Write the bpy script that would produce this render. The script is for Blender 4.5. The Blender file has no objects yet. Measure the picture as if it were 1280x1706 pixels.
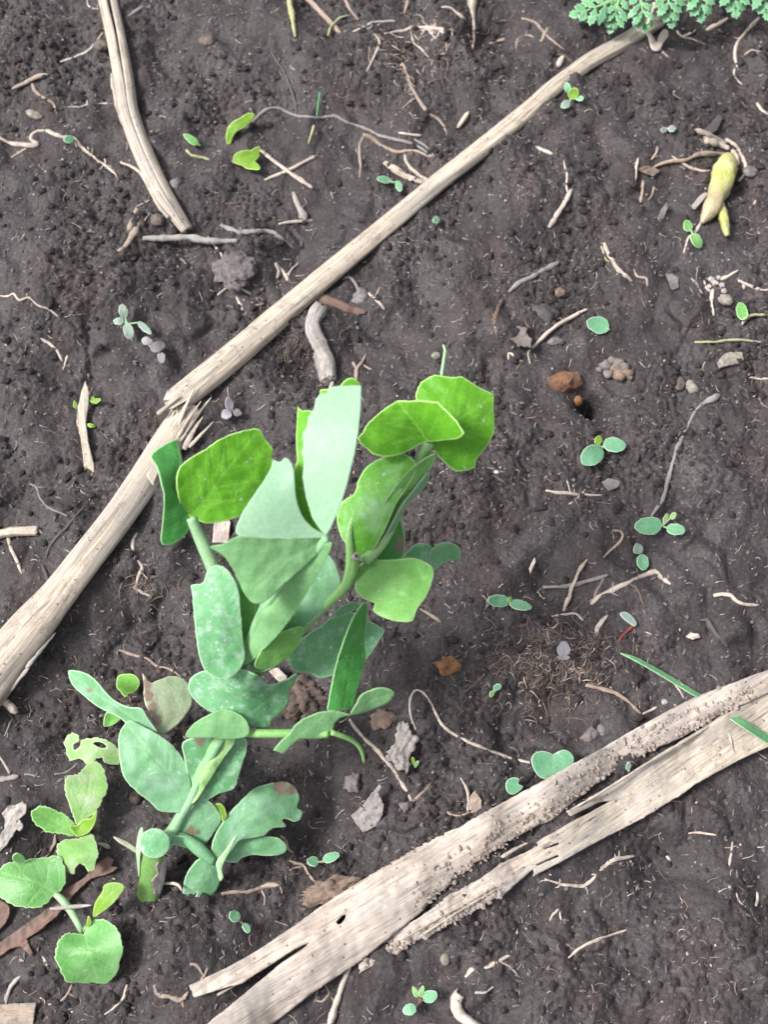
import bpy, math, random
import numpy as np
from mathutils import Vector, Matrix, geometry

random.seed(7)
rng = np.random.default_rng(11)
scene = bpy.context.scene

# ------------------------------------------------------------------ camera
PW, PH = 1280.0, 1706.0            # size of the photograph, used to read positions on the ground
TILT = math.radians(20.0)          # camera looks down, tipped 20 degrees off the vertical
DIST = 0.46
FOVY = math.radians(48.0)
FPX = (PH / 2) / math.tan(FOVY / 2)
CAM = Vector((0.0, -DIST * math.sin(TILT), DIST * math.cos(TILT)))
cd = bpy.data.cameras.new('camera')
cam = bpy.data.objects.new('camera', cd)
scene.collection.objects.link(cam)
cam.location = CAM
cam.rotation_euler = (TILT, 0, 0)
cd.sensor_fit = 'VERTICAL'
cd.sensor_height = 24.0
cd.lens = 12.0 / math.tan(FOVY / 2)
cd.clip_start = 0.01
cd.clip_end = 100.0
cd.dof.use_dof = True
cd.dof.focus_distance = 0.425
cd.dof.aperture_fstop = cd.lens / 3.0
scene.camera = cam

# ------------------------------------------------------------------ sky, sun, exposure
SUN_EL, SUN_AZ = math.radians(50), math.radians(-88)     # azimuth measured from +y towards +x
world = bpy.data.worlds.new('World')
scene.world = world
world.use_nodes = True
wn = world.node_tree.nodes
wl = world.node_tree.links
wn.clear()
sky = wn.new('ShaderNodeTexSky')
sky.sky_type = 'NISHITA'
sky.sun_disc = False
sky.sun_elevation = SUN_EL
sky.sun_rotation = SUN_AZ
sky.dust_density = 4.0
hs = wn.new('ShaderNodeHueSaturation')
hs.inputs['Saturation'].default_value = 0.22
bg = wn.new('ShaderNodeBackground')
bg.inputs['Strength'].default_value = 0.10
wo = wn.new('ShaderNodeOutputWorld')
wl.new(sky.outputs[0], hs.inputs['Color'])
wl.new(hs.outputs[0], bg.inputs['Color'])
wl.new(bg.outputs[0], wo.inputs['Surface'])
sd = bpy.data.lights.new('sun', 'SUN')
sd.energy = 2.3
sd.angle = math.radians(15)
sd.color = (1.0, 0.965, 0.92)
sun = bpy.data.objects.new('sun', sd)
scene.collection.objects.link(sun)
sdir = Vector((math.sin(SUN_AZ) * math.cos(SUN_EL), math.cos(SUN_AZ) * math.cos(SUN_EL), math.sin(SUN_EL)))
sun.rotation_euler = sdir.to_track_quat('Z', 'Y').to_euler()
scene.view_settings.view_transform = 'Standard'
scene.view_settings.look = 'None'
scene.view_settings.gamma = 1.0
scene.view_settings.exposure = 1.15
scene.cycles.max_bounces = 6
scene.cycles.transparent_max_bounces = 4

# ------------------------------------------------------------------ positions
RX = Vector((1, 0, 0))
UP = Vector((0, math.cos(TILT), math.sin(TILT)))
FW = Vector((0, math.sin(TILT), -math.cos(TILT)))

def at(px, py, z=0.0):
    """the place at height z (metres) that the photograph shows at px, py"""
    d = RX * ((px - PW / 2) / FPX) + UP * (-(py - PH / 2) / FPX) + FW
    t = (z - CAM.z) / d.z
    return CAM + d * t

def mpp(p):
    """metres per photograph pixel at a place"""
    return (Vector(p) - CAM).dot(FW) / FPX

# ------------------------------------------------------------------ numpy noise
_perm = np.random.default_rng(5).permutation(4096).astype(np.int64)

def _hash(ix, iy, s=0):
    return _perm[(_perm[(ix + s * 131) & 4095] + iy) & 4095]

def perlin(x, y, s=0):
    ix = np.floor(x).astype(np.int64); iy = np.floor(y).astype(np.int64)
    fx = x - ix; fy = y - iy
    u = fx * fx * fx * (fx * (fx * 6 - 15) + 10); v = fy * fy * fy * (fy * (fy * 6 - 15) + 10)
    def g(a, b, dx, dy):
        h = _hash(a, b, s) * (2 * math.pi / 4096)
        return np.cos(h) * dx + np.sin(h) * dy
    n00 = g(ix, iy, fx, fy); n10 = g(ix + 1, iy, fx - 1, fy)
    n01 = g(ix, iy + 1, fx, fy - 1); n11 = g(ix + 1, iy + 1, fx - 1, fy - 1)
    a = n00 + u * (n10 - n00); b = n01 + u * (n11 - n01)
    return (a + v * (b - a)) * 1.4

def worley(x, y, s=0):
    ix = np.floor(x).astype(np.int64); iy = np.floor(y).astype(np.int64)
    f1 = np.full(x.shape, 9.0); f2 = np.full(x.shape, 9.0); hid = np.zeros(x.shape)
    for dx in (-1, 0, 1):
        for dy in (-1, 0, 1):
            h = _hash(ix + dx, iy + dy, s)
            cx = ix + dx + (h % 64) / 64.0; cy = iy + dy + ((h // 64) % 64) / 64.0
            d = np.hypot(cx - x, cy - y)
            near = d < f1
            f2 = np.where(near, f1, np.minimum(f2, d))
            hid = np.where(near, (h * 7 % 97) / 97.0, hid)
            f1 = np.where(near, d, f1)
    return f1, f2, hid

# hollows and swells of the plot: photo position, reach in pixels, height in mm
FEATURES = [(230, 1050, 80, -7), (150, 1210, 80, -5), (430, 1290, 110, -5), (540, 1390, 70, -4), (992, 668, 22, -10), (975, 640, 50, -4),
            (620, 560, 60, -4), (505, 600, 40, -6), (900, 960, 45, -4), (930, 1190, 70, -5), (830, 50, 60, -5), (700, 500, 60, -3),
            (860, 1230, 50, -3), (1090, 1430, 55, -4), (1180, 30, 70, -5), (350, 880, 50, -5), (200, 560, 20, -1), (490, 410, 50, -4),
            (100, 480, 120, 4), (300, 1590, 75, 5), (1210, 1620, 120, 5), (770, 830, 60, 4), (955, 140, 22, 2.5), (600, 120, 110, 3),
            (1200, 800, 90, 3), (880, 330, 90, 2), (930, 1100, 50, 2.5), (690, 950, 40, 2), (215, 940, 40, 2), (80, 1430, 60, -4), (430, 80, 90, 3),
            (400, 450, 28, 3), (550, 1485, 30, 3), (845, 560, 30, 2.5), (60, 60, 90, 2)]
FEATW = [(at(a, b), r * 0.00024, h * 0.0019) for a, b, r, h in FEATURES]

def soil_height(x, y):
    x = np.asarray(x, dtype=float); y = np.asarray(y, dtype=float)
    wx = x + 0.003 * perlin(x / 0.012, y / 0.012, 21); wy = y + 0.003 * perlin(x / 0.012, y / 0.012, 22)
    h = 0.0040 * perlin(x / 0.11, y / 0.11, 1) + 0.0022 * perlin(x / 0.045, y / 0.045, 2)
    h += 0.0040 * perlin(wx / 0.023, wy / 0.023, 3) + 0.0018 * perlin(wx / 0.010, wy / 0.010, 4)
    f1, f2, hid = worley(wx / 0.014, wy / 0.014, 15)
    clod = np.clip(perlin(x / 0.07, y / 0.07, 16) * 2.2 + .35, 0, 1)
    h += clod * 0.0042 * (np.clip(f2 - f1, 0, .4) * 1.6 * hid - 0.15)
    for p, r, a in FEATW:
        d2 = ((x - p.x) ** 2 + (y - p.y) ** 2) / (r * r)
        h += a * np.exp(-d2)
    rough = np.clip(0.42 + 1.1 * perlin(x / 0.05, y / 0.05, 9), 0.08, 1.1)
    f1, f2, hid = worley(wx / 0.0060, wy / 0.0060, 5)
    h += rough * 0.0014 * (np.clip(f2 - f1, 0, .5) * 1.5 * (0.3 + hid) - 0.25)
    f1, f2, hid = worley(wx / 0.0026, wy / 0.0026, 6)
    h += (0.08 + rough) * 0.00065 * (np.clip(f2 - f1, 0, .45) * 1.8 * (0.2 + hid) - 0.25)
    h += (0.3 + rough) * 0.00060 * perlin(x / 0.0021, y / 0.0021, 7)
    h += (0.3 + rough) * 0.00040 * perlin(x / 0.0012, y / 0.0012, 8)
    pit = np.clip(perlin(x / 0.0045, y / 0.0045, 12) - 0.38, 0, 1)
    h -= rough * 0.0030 * pit
    h -= (0.2 + rough) * 0.0035 * np.clip(perlin(wx / 0.0024, y / 0.0024, 13) - 0.42, 0, 1)
    return h

# a smoother reading of the same ground, for laying things on it
GX = np.linspace(-0.24, 0.24, 481); GY = np.linspace(-0.24, 0.32, 561)
_gx, _gy = np.meshgrid(GX, GY, indexing='ij')
GH = soil_height(_gx, _gy)
_k = GH.copy()
for _ in range(2):
    _k = (_k + np.roll(_k, 1, 0) + np.roll(_k, -1, 0) + np.roll(_k, 1, 1) + np.roll(_k, -1, 1)) / 5
GH = _k

def ground(x, y):
    fx = (x - GX[0]) / (GX[1] - GX[0]); fy = (y - GY[0]) / (GY[1] - GY[0])
    i = int(min(max(fx, 0), 479)); j = int(min(max(fy, 0), 559))
    u = min(max(fx - i, 0), 1); v = min(max(fy - j, 0), 1)
    return (GH[i, j] * (1 - u) + GH[i + 1, j] * u) * (1 - v) + (GH[i, j + 1] * (1 - u) + GH[i + 1, j + 1] * u) * v

def on(px, py, dz=0.0):
    z = 0.0
    for _ in range(5):
        p = at(px, py, z)
        z = ground(p.x, p.y) + dz
    return at(px, py, z)

# ------------------------------------------------------------------ materials
def _nodes(name):
    m = bpy.data.materials.new(name)
    m.use_nodes = True
    nt = m.node_tree
    nt.nodes.clear()
    o = nt.nodes.new('ShaderNodeOutputMaterial')
    p = nt.nodes.new('ShaderNodeBsdfPrincipled')
    nt.links.new(p.outputs[0], o.inputs['Surface'])
    return m, nt, p, o

def N(nt, t, **kw):
    n = nt.nodes.new(t)
    for k, v in kw.items():
        if k in n.inputs:
            n.inputs[k].default_value = v
        else:
            setattr(n, k, v)
    return n

def noise(nt, vec, scale, detail=4.0, rough=0.6):
    n = N(nt, 'ShaderNodeTexNoise', Scale=scale, Detail=detail, Roughness=rough)
    if vec is not None:
        nt.links.new(vec, n.inputs['Vector'])
    return n.outputs['Fac']

def ramp(nt, fac, stops):
    r = nt.nodes.new('ShaderNodeValToRGB')
    e = r.color_ramp.elements
    while len(e) < len(stops):
        e.new(0.5)
    for i, (p, c) in enumerate(stops):
        e[i].position = p
        e[i].color = (*c, 1) if len(c) == 3 else c
    nt.links.new(fac, r.inputs['Fac'])
    return r.outputs['Color']

def mix(nt, fac, a, b):
    m = nt.nodes.new('ShaderNodeMix')
    m.data_type = 'RGBA'
    for s, v in ((0, fac), (6, a), (7, b)):
        if hasattr(v, 'is_linked') or hasattr(v, 'links'):
            nt.links.new(v, m.inputs[s])
        elif isinstance(v, (tuple, list)):
            m.inputs[s].default_value = (*v, 1)
        else:
            m.inputs[s].default_value = v
    return m.outputs[2]

def math_(nt, op, a, b=None, clamp=False):
    m = nt.nodes.new('ShaderNodeMath')
    m.operation = op
    m.use_clamp = clamp
    for i, v in enumerate((a, b)):
        if v is None:
            continue
        if hasattr(v, 'links'):
            nt.links.new(v, m.inputs[i])
        else:
            m.inputs[i].default_value = v
    return m.outputs[0]

def attr(nt, name, out='Fac'):
    a = nt.nodes.new('ShaderNodeAttribute')
    a.attribute_name = name
    return a.outputs[out]

def bump(nt, p, height, strength, dist):
    b = N(nt, 'ShaderNodeBump', Strength=strength, Distance=dist)
    nt.links.new(height, b.inputs['Height'])
    nt.links.new(b.outputs[0], p.inputs['Normal'])

def soil_material():
    m, nt, p, o = _nodes('soil')
    tc = nt.nodes.new('ShaderNodeTexCoord').outputs['Object']
    big = noise(nt, tc, 13, 4, .6)
    mid = noise(nt, tc, 90, 5)
    fin = noise(nt, tc, 700, 4, 0.7)
    c1 = ramp(nt, big, [(0.34, (0.0160, 0.0131, 0.0137)), (0.5, (0.0327, 0.0277, 0.0293)), (0.64, (0.0669, 0.0593, 0.0638))])
    c2 = ramp(nt, mid, [(0.3, (0.0167, 0.0137, 0.0144)), (0.5, (0.0357, 0.0296, 0.0315)), (0.70, (0.0638, 0.0555, 0.0589))])
    c = mix(nt, 0.5, c1, c2)
    warm = ramp(nt, noise(nt, tc, 34, 4), [(0.52, (0, 0, 0)), (0.72, (1, 1, 1))])
    c = mix(nt, math_(nt, 'MULTIPLY', warm, 0.85), c, (0.0517, 0.0342, 0.0312))
    f = ramp(nt, fin, [(0.30, (0.2800, 0.2700, 0.2700)), (0.48, (0.8500, 0.8500, 0.8500)), (0.62, (1.5, 1.47, 1.45)), (0.72, (2.6, 2.5, 2.45))])
    mm = nt.nodes.new('ShaderNodeMix'); mm.data_type = 'RGBA'; mm.blend_type = 'MULTIPLY'; mm.inputs[0].default_value = 1
    nt.links.new(c, mm.inputs[6]); nt.links.new(f, mm.inputs[7])
    c = mm.outputs[2]
    v = N(nt, 'ShaderNodeTexVoronoi', Scale=420.0)
    nt.links.new(tc, v.inputs['Vector'])
    spk = math_(nt, 'LESS_THAN', v.outputs['Distance'], 0.13)
    sel = math_(nt, 'GREATER_THAN', noise(nt, tc, 130, 2), 0.58)
    c = mix(nt, math_(nt, 'MULTIPLY', spk, sel), c, (0.2200, 0.1850, 0.1700))
    c = mix(nt, 0.30, c, (0.0375, 0.0285, 0.0315))
    nt.links.new(c, p.inputs['Base Color'])
    rr = ramp(nt, noise(nt, tc, 60, 3), [(0.35, (.5, .5, .5)), (0.65, (.85, .85, .85))])
    nt.links.new(rr, p.inputs['Roughness'])
    p.inputs['Specular IOR Level'].default_value = 0.5
    hgt = math_(nt, 'ADD', noise(nt, tc, 1500, 3, 0.7), math_(nt, 'MULTIPLY', noise(nt, tc, 600, 3, .6), 1.5))
    bump(nt, p, hgt, 0.9, 0.00045)
    return m

def plain(name, col, var=0.25, scale=500, rough=0.85, spec=0.3, bumpd=0.0002, col2=None, tscale=60):
    """earthy, uneven material for crumbs, pebbles, flakes"""
    m, nt, p, o = _nodes(name)
    tc = nt.nodes.new('ShaderNodeTexCoord').outputs['Object']
    c2 = col2 or tuple(x * 0.55 for x in col)
    a = ramp(nt, noise(nt, tc, scale, 5, .65), [(0.3, tuple(x * (1 - 1.6 * var) for x in col)), (0.5, col), (0.72, tuple(x * (1 + var) for x in col))])
    b = ramp(nt, noise(nt, tc, tscale * 3, 3), [(0.45, (0, 0, 0)), (0.7, (1, 1, 1))])
    c = mix(nt, math_(nt, 'MULTIPLY', b, 0.7), a, c2)
    nt.links.new(c, p.inputs['Base Color'])
    p.inputs['Roughness'].default_value = rough
    p.inputs['Specular IOR Level'].default_value = spec
    bump(nt, p, noise(nt, tc, scale * 1.6, 4), 0.8, bumpd)
    return m

def fibrous(name, pale, mid, dark, dirt=0.3, streak=1400, bumpd=0.00025, dirtcol=(0.075, 0.06, 0.056)):
    """dry stems, straw and roots: streaks run along the grain"""
    m, nt, p, o = _nodes(name)
    v = attr(nt, 'suv', 'Vector')
    mp = nt.nodes.new('ShaderNodeMapping')
    mp.inputs['Scale'].default_value = (1, 1, 0.045)
    nt.links.new(v, mp.inputs['Vector'])
    st = noise(nt, mp.outputs[0], streak, 5, .6)
    mp2 = nt.nodes.new('ShaderNodeMapping')
    mp2.inputs['Scale'].default_value = (1, 1, 0.12)
    nt.links.new(v, mp2.inputs['Vector'])
    st2 = noise(nt, mp2.outputs[0], streak * 0.25, 4, .6)
    c = ramp(nt, st, [(0.28, dark), (0.45, mid), (0.62, pale)])
    c = mix(nt, ramp(nt, st2, [(0.4, (0, 0, 0)), (0.68, (.7, .7, .7))]), c, mid)
    tc = nt.nodes.new('ShaderNodeTexCoord').outputs['Object']
    d1 = noise(nt, tc, 130, 5, .7)
    d2 = noise(nt, tc, 800, 3, .6)
    dm = ramp(nt, math_(nt, 'ADD', math_(nt, 'MULTIPLY', d1, .65), math_(nt, 'MULTIPLY', d2, .35)), [(0.60 - dirt * 0.25, (0, 0, 0)), (0.74 - dirt * 0.2, (1, 1, 1))])
    c = mix(nt, math_(nt, 'MULTIPLY', dm, 0.75), c, dirtcol)
    st3 = noise(nt, mp.outputs[0], streak * 0.42, 3, .55)
    c = mix(nt, ramp(nt, st3, [(0.60, (0, 0, 0)), (0.70, (.75, .75, .75))]), c, dark)
    gre = ramp(nt, noise(nt, mp2.outputs[0], streak * 0.10, 4, .6), [(0.42, (0, 0, 0)), (0.66, (.55, .55, .55))])
    c = mix(nt, gre, c, tuple(sum(mid) / 3 * k for k in (.92, .88, .86)))
    vs = N(nt, 'ShaderNodeTexVoronoi', Scale=260.0)
    nt.links.new(tc, vs.inputs['Vector'])
    spot = ramp(nt, vs.outputs['Distance'], [(0.07, (.8, .8, .8)), (0.14, (0, 0, 0))])
    c = mix(nt, spot, c, tuple(x * .4 for x in dark))
    crack = ramp(nt, st, [(0.24, (1, 1, 1)), (0.36, (0, 0, 0))])
    c = mix(nt, math_(nt, 'MULTIPLY', crack, 0.85), c, tuple(x * 0.3 for x in dark))
    nt.links.new(c, p.inputs['Base Color'])
    p.inputs['Roughness'].default_value = 0.72
    p.inputs['Specular IOR Level'].default_value = 0.3
    bump(nt, p, math_(nt, 'SUBTRACT', st, math_(nt, 'MULTIPLY', dm, -0.3)), 0.8, bumpd)
    return m

def leaf_material(name, col, col2, rim, vein, speck=0.0, rough=0.45, trans=0.25, scar=0.0, glow=None, spec=0.32, bloom=None, veinf=0.5, bumpy=0.35, streaky=False):
    """green leaf: blade colour with mottling, paler margin and veins, scattered pale specks, brown scars"""
    m, nt, p, o = _nodes(name)
    tc = nt.nodes.new('ShaderNodeTexCoord').outputs['Object']
    n1 = noise(nt, tc, 55, 4, .55)
    c = ramp(nt, n1, [(0.36, col2), (0.62, col)])
    n2 = noise(nt, tc, 900, 3, .6)
    hv = nt.nodes.new('ShaderNodeHueSaturation')
    nt.links.new(c, hv.inputs['Color'])
    nt.links.new(math_(nt, 'ADD', math_(nt, 'MULTIPLY', n2, 0.5), 0.75), hv.inputs['Value'])
    c = hv.outputs[0]
    if bloom:
        b = ramp(nt, noise(nt, tc, 120, 4, .6), [(0.45, (0, 0, 0)), (0.68, (.8, .8, .8))])
        if streaky:
            b = ramp(nt, noise(nt, tc, 210, 5, .65), [(0.50, (0, 0, 0)), (0.66, (.62, .62, .62))])
        c = mix(nt, b, c, bloom)
    c = mix(nt, math_(nt, 'MULTIPLY', attr(nt, 'vein'), veinf), c, vein)
    vn = N(nt, 'ShaderNodeTexVoronoi', Scale=230.0)
    vn.feature = 'DISTANCE_TO_EDGE'
    nt.links.new(tc, vn.inputs['Vector'])
    net = ramp(nt, vn.outputs['Distance'], [(0.0, (1, 1, 1)), (0.07, (0, 0, 0))])
    c = mix(nt, math_(nt, 'MULTIPLY', net, 0.16), c, vein)
    if scar > 0:
        s = ramp(nt, noise(nt, tc, 75, 5, .6), [(0.70 - scar * .2, (0, 0, 0)), (0.76 - scar * .2, (1, 1, 1))])
        c = mix(nt, math_(nt, 'MULTIPLY', s, 0.8), c, (0.30, 0.24, 0.19))
    if speck > 0:
        v = N(nt, 'ShaderNodeTexVoronoi', Scale=430.0)
        nt.links.new(tc, v.inputs['Vector'])
        sp = ramp(nt, v.outputs['Distance'], [(0.10, (1, 1, 1)), (0.26, (0, 0, 0))])
        sl = ramp(nt, noise(nt, tc, 110, 3), [(0.60 - speck * .18, (0, 0, 0)), (0.70 - speck * .18, (1, 1, 1))])
        st_ = ramp(nt, noise(nt, tc, 520, 2, .5), [(0.62, (0, 0, 0)), (0.70, (1, 1, 1))])
        g = math_(nt, 'MULTIPLY', math_(nt, 'MAXIMUM', sp, st_), sl)
        c = mix(nt, math_(nt, 'MULTIPLY', g, 0.75), c, (0.58, 0.66, 0.62))
    c = mix(nt, math_(nt, 'MULTIPLY', math_(nt, 'MULTIPLY', attr(nt, 'rim'), 1.7, True), 0.9), c, rim)
    c = mix(nt, attr(nt, 'scar'), c, (0.27, 0.20, 0.155))
    nt.links.new(c, p.inputs['Base Color'])
    p.inputs['Roughness'].default_value = rough
    p.inputs['Specular IOR Level'].default_value = spec
    bump(nt, p, math_(nt, 'ADD', noise(nt, tc, 260, 3), math_(nt, 'SUBTRACT', math_(nt, 'MULTIPLY', noise(nt, tc, 1400, 2), .35), math_(nt, 'MULTIPLY', net, .25))), bumpy, 0.0006)
    tr = nt.nodes.new('ShaderNodeBsdfTranslucent')
    hv2 = nt.nodes.new('ShaderNodeHueSaturation')
    hv2.inputs['Saturation'].default_value = 1.25
    hv2.inputs['Value'].default_value = 1.2
    nt.links.new(c, hv2.inputs['Color'])
    nt.links.new(hv2.outputs[0], tr.inputs['Color'])
    ms = nt.nodes.new('ShaderNodeMixShader')
    ms.inputs[0].default_value = trans
    nt.links.new(p.outputs[0], ms.inputs[1]); nt.links.new(tr.outputs[0], ms.inputs[2])
    nt.links.new(ms.outputs[0], o.inputs['Surface'])
    return m

M = {}
M['soil'] = soil_material()
M['crumb'] = plain('soil_crumb', (0.032, 0.0265, 0.0275), 0.35, 500, 0.85)
M['dusty'] = plain('dusty_crumb', (0.30, 0.25, 0.225), 0.35, 500, 0.9, col2=(0.17, 0.14, 0.125))
M['fleck'] = plain('dry_fleck', (0.135, 0.118, 0.122), 0.4, 500, 0.8, col2=(0.05, 0.043, 0.045))
M['grit'] = plain('pale_grit', (0.36, 0.32, 0.31), 0.25, 600, 0.7)
M['straw'] = fibrous('straw', (0.57, 0.50, 0.415), (0.37, 0.31, 0.25), (0.15, 0.12, 0.095), 0.36, dirtcol=(0.16, 0.135, 0.12))
M['straw_dirty'] = fibrous('dusty_straw', (0.54, 0.47, 0.41), (0.37, 0.31, 0.27), (0.165, 0.13, 0.105), 0.40, dirtcol=(0.24, 0.20, 0.18))
M['straw_grey'] = fibrous('grey_straw', (0.42, 0.385, 0.36), (0.29, 0.26, 0.24), (0.12, 0.105, 0.095), 0.38)
M['tan'] = fibrous('tan_root', (0.42, 0.33, 0.26), (0.30, 0.225, 0.175), (0.16, 0.115, 0.09), 0.4, 2500, 0.00012)
M['cream'] = fibrous('cream_root', (0.58, 0.50, 0.44), (0.47, 0.39, 0.33), (0.28, 0.21, 0.165), 0.55, 2500, 0.0002, dirtcol=(0.15, 0.115, 0.10))
M['pink'] = fibrous('pinkish_root', (0.42, 0.32, 0.28), (0.30, 0.21, 0.175), (0.16, 0.105, 0.085), 0.35, 2500, 0.00012)
M['brown'] = fibrous('brown_root', (0.20, 0.135, 0.105), (0.14, 0.09, 0.07), (0.07, 0.045, 0.036), 0.3, 2000, 0.00015)
M['redbrown'] = fibrous('red_brown_bark', (0.23, 0.145, 0.115), (0.17, 0.10, 0.08), (0.09, 0.055, 0.045), 0.25, 1200, 0.00025)
M['grey'] = fibrous('grey_root', (0.30, 0.28, 0.27), (0.21, 0.19, 0.185), (0.10, 0.09, 0.088), 0.35, 2200, 0.00015)
M['charcoal'] = fibrous('charcoal_root', (0.11, 0.10, 0.10), (0.075, 0.067, 0.068), (0.035, 0.03, 0.03), 0.25, 2000, 0.00015)
M['hair'] = plain('root_hair', (0.25, 0.19, 0.155), 0.3, 200, 0.8)
M['hair_pale'] = plain('pale_root_hair', (0.42, 0.35, 0.31), 0.3, 200, 0.8)
M['olive_straw'] = fibrous('green_straw', (0.40, 0.40, 0.22), (0.30, 0.31, 0.15), (0.17, 0.16, 0.08), 0.1, 2500, 0.0001)
M['red'] = fibrous('red_stem', (0.30, 0.05, 0.05), (0.20, 0.03, 0.03), (0.10, 0.02, 0.02), 0.1, 2500, 0.0001)
# stone, clods, flakes
M['rust'] = plain('rust_clod', (0.165, 0.085, 0.05), 0.5, 400, 0.9, col2=(0.075, 0.055, 0.05))
M['orange'] = plain('orange_flake', (0.24, 0.115, 0.05), 0.4, 300, 0.8, col2=(0.13, 0.08, 0.055))
M['ash'] = plain('ash_clod', (0.17, 0.145, 0.14), 0.35, 400, 0.9, col2=(0.10, 0.085, 0.08))
M['tanclod'] = plain('tan_clod', (0.20, 0.145, 0.115), 0.4, 400, 0.9, col2=(0.09, 0.07, 0.06))
M['peat'] = plain('peat_clod', (0.11, 0.082, 0.07), 0.4, 500, 0.9)
M['stone'] = plain('grey_stone', (0.17, 0.155, 0.155), 0.4, 500, 0.8, col2=(0.06, 0.052, 0.053))
M['stone_tan'] = plain('tan_stone', (0.13, 0.103, 0.092), 0.4, 500, 0.8, col2=(0.055, 0.046, 0.046))
M['stone_olive'] = plain('olive_stone', (0.24, 0.225, 0.19), 0.4, 500, 0.8, col2=(0.09, 0.08, 0.075))
M['stone_dark'] = plain('dark_stone', (0.07, 0.064, 0.066), 0.25, 300, 0.7)
M['lilac'] = plain('lilac_skin', (0.33, 0.31, 0.345), 0.12, 400, 0.6, col2=(0.26, 0.25, 0.28))
M['lilac_dull'] = plain('dull_lilac_skin', (0.21, 0.19, 0.205), 0.15, 400, 0.7, col2=(0.14, 0.125, 0.13))
# leaves
RIM = (0.42, 0.62, 0.24)
M['fresh'] = leaf_material('fresh_leaf', (0.150, 0.430, 0.026), (0.112, 0.365, 0.020), (0.56, 0.80, 0.30), (0.30, 0.58, 0.12), 0.10, 0.45, 0.34, veinf=0.5)
M['fresh_bloom'] = leaf_material('bloomy_fresh_leaf', (0.140, 0.410, 0.045), (0.105, 0.350, 0.025), (0.46, 0.70, 0.30), (0.24, 0.50, 0.10), 0.2, 0.42, 0.30, bloom=(0.28, 0.52, 0.26))
M['deep'] = leaf_material('deep_leaf', (0.090, 0.355, 0.080), (0.065, 0.290, 0.065), (0.42, 0.66, 0.36), (0.14, 0.36, 0.09), 0.15, 0.42, 0.25)
M['glauc'] = leaf_material('glaucous_leaf', (0.195, 0.455, 0.235), (0.140, 0.380, 0.165), (0.44, 0.64, 0.44), (0.22, 0.42, 0.24), 0.65, 0.5, 0.34, bloom=(0.44, 0.60, 0.51), veinf=.5, streaky=True)
M['glauc_plain'] = leaf_material('plain_glaucous_leaf', (0.215, 0.460, 0.245), (0.160, 0.395, 0.180), (0.44, 0.64, 0.42), (0.25, 0.44, 0.24), 0.30, 0.5, 0.34, bloom=(0.32, 0.53, 0.39), veinf=.5)
M['mid'] = leaf_material('mid_leaf', (0.190, 0.435, 0.115), (0.150, 0.380, 0.090), (0.42, 0.62, 0.28), (0.24, 0.44, 0.13), 0.12, 0.45, 0.25)
M['pale'] = leaf_material('waxy_sky_sheen_leaf', (0.225, 0.385, 0.25), (0.205, 0.365, 0.228), (0.33, 0.52, 0.37), (0.29, 0.46, 0.33), 0.0, 0.42, 0.10, bumpy=0.08)  # sky reflection on the waxy near leaflets is put into this lighter base colour
M['palegreen'] = leaf_material('pale_green_leaf', (0.29, 0.54, 0.27), (0.24, 0.48, 0.22), (0.40, 0.60, 0.34), (0.34, 0.54, 0.28), 0.1, 0.5, 0.45)
M['fading'] = leaf_material('fading_leaf', (0.40, 0.46, 0.31), (0.31, 0.42, 0.26), (0.50, 0.50, 0.36), (0.35, 0.40, 0.26), 0.2, 0.5, 0.18, scar=0.12)
M['chewed'] = leaf_material('chewed_leaf', (0.25, 0.42, 0.16), (0.15, 0.34, 0.08), (0.48, 0.56, 0.34), (0.26, 0.42, 0.14), 0.3, 0.5, 0.2, bloom=(0.38, 0.44, 0.31))
M['weed'] = leaf_material('weed_leaf', (0.140, 0.360, 0.105), (0.100, 0.295, 0.072), (0.46, 0.64, 0.34), (0.26, 0.46, 0.18), 0.2, 0.42, 0.2, bloom=(0.21, 0.42, 0.18))
M['yellowgreen'] = leaf_material('young_leaf', (0.190, 0.370, 0.040), (0.140, 0.310, 0.025), (0.46, 0.58, 0.18), (0.30, 0.46, 0.09), 0.1, 0.45, 0.3)
M['coty'] = leaf_material('seed_leaf', (0.155, 0.355, 0.205), (0.120, 0.310, 0.170), (0.40, 0.56, 0.42), (0.20, 0.40, 0.24), 0.15, 0.45, 0.15)
M['coty_grey'] = leaf_material('grey_seed_leaf', (0.255, 0.335, 0.275), (0.21, 0.285, 0.235), (0.40, 0.46, 0.42), (0.28, 0.36, 0.30), 0.15, 0.5, 0.12)
M['fern'] = leaf_material('ferny_leaf', (0.185, 0.410, 0.235), (0.120, 0.330, 0.150), (0.30, 0.50, 0.34), (0.16, 0.38, 0.14), 0.15, 0.45, 0.18)
M['stem'] = leaf_material('stem_skin', (0.250, 0.465, 0.170), (0.200, 0.410, 0.130), (0.30, 0.5, 0.2), (0.24, 0.42, 0.14), 0.15, 0.42, 0.12)
M['stem_yellow'] = leaf_material('yellowish_stem', (0.30, 0.50, 0.22), (0.25, 0.45, 0.18), (0.36, 0.5, 0.2), (0.3, 0.45, 0.15), 0.05, 0.45, 0.15)
M['stem_soft'] = leaf_material('soft_green_stem', (0.25, 0.455, 0.26), (0.21, 0.41, 0.21), (0.3, 0.5, 0.2), (0.24, 0.42, 0.14), 0.1, 0.42, 0.12)
M['stem_pale'] = leaf_material('pale_stem', (0.33, 0.53, 0.30), (0.28, 0.47, 0.25), (0.36, 0.5, 0.3), (0.3, 0.46, 0.26), 0.1, 0.45, 0.12)
M['stem_low'] = leaf_material('lower_stem', (0.150, 0.290, 0.075), (0.105, 0.215, 0.060), (0.2, 0.3, 0.1), (0.15, 0.25, 0.08), 0.0, 0.5, 0.05, scar=0.08)
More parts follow.
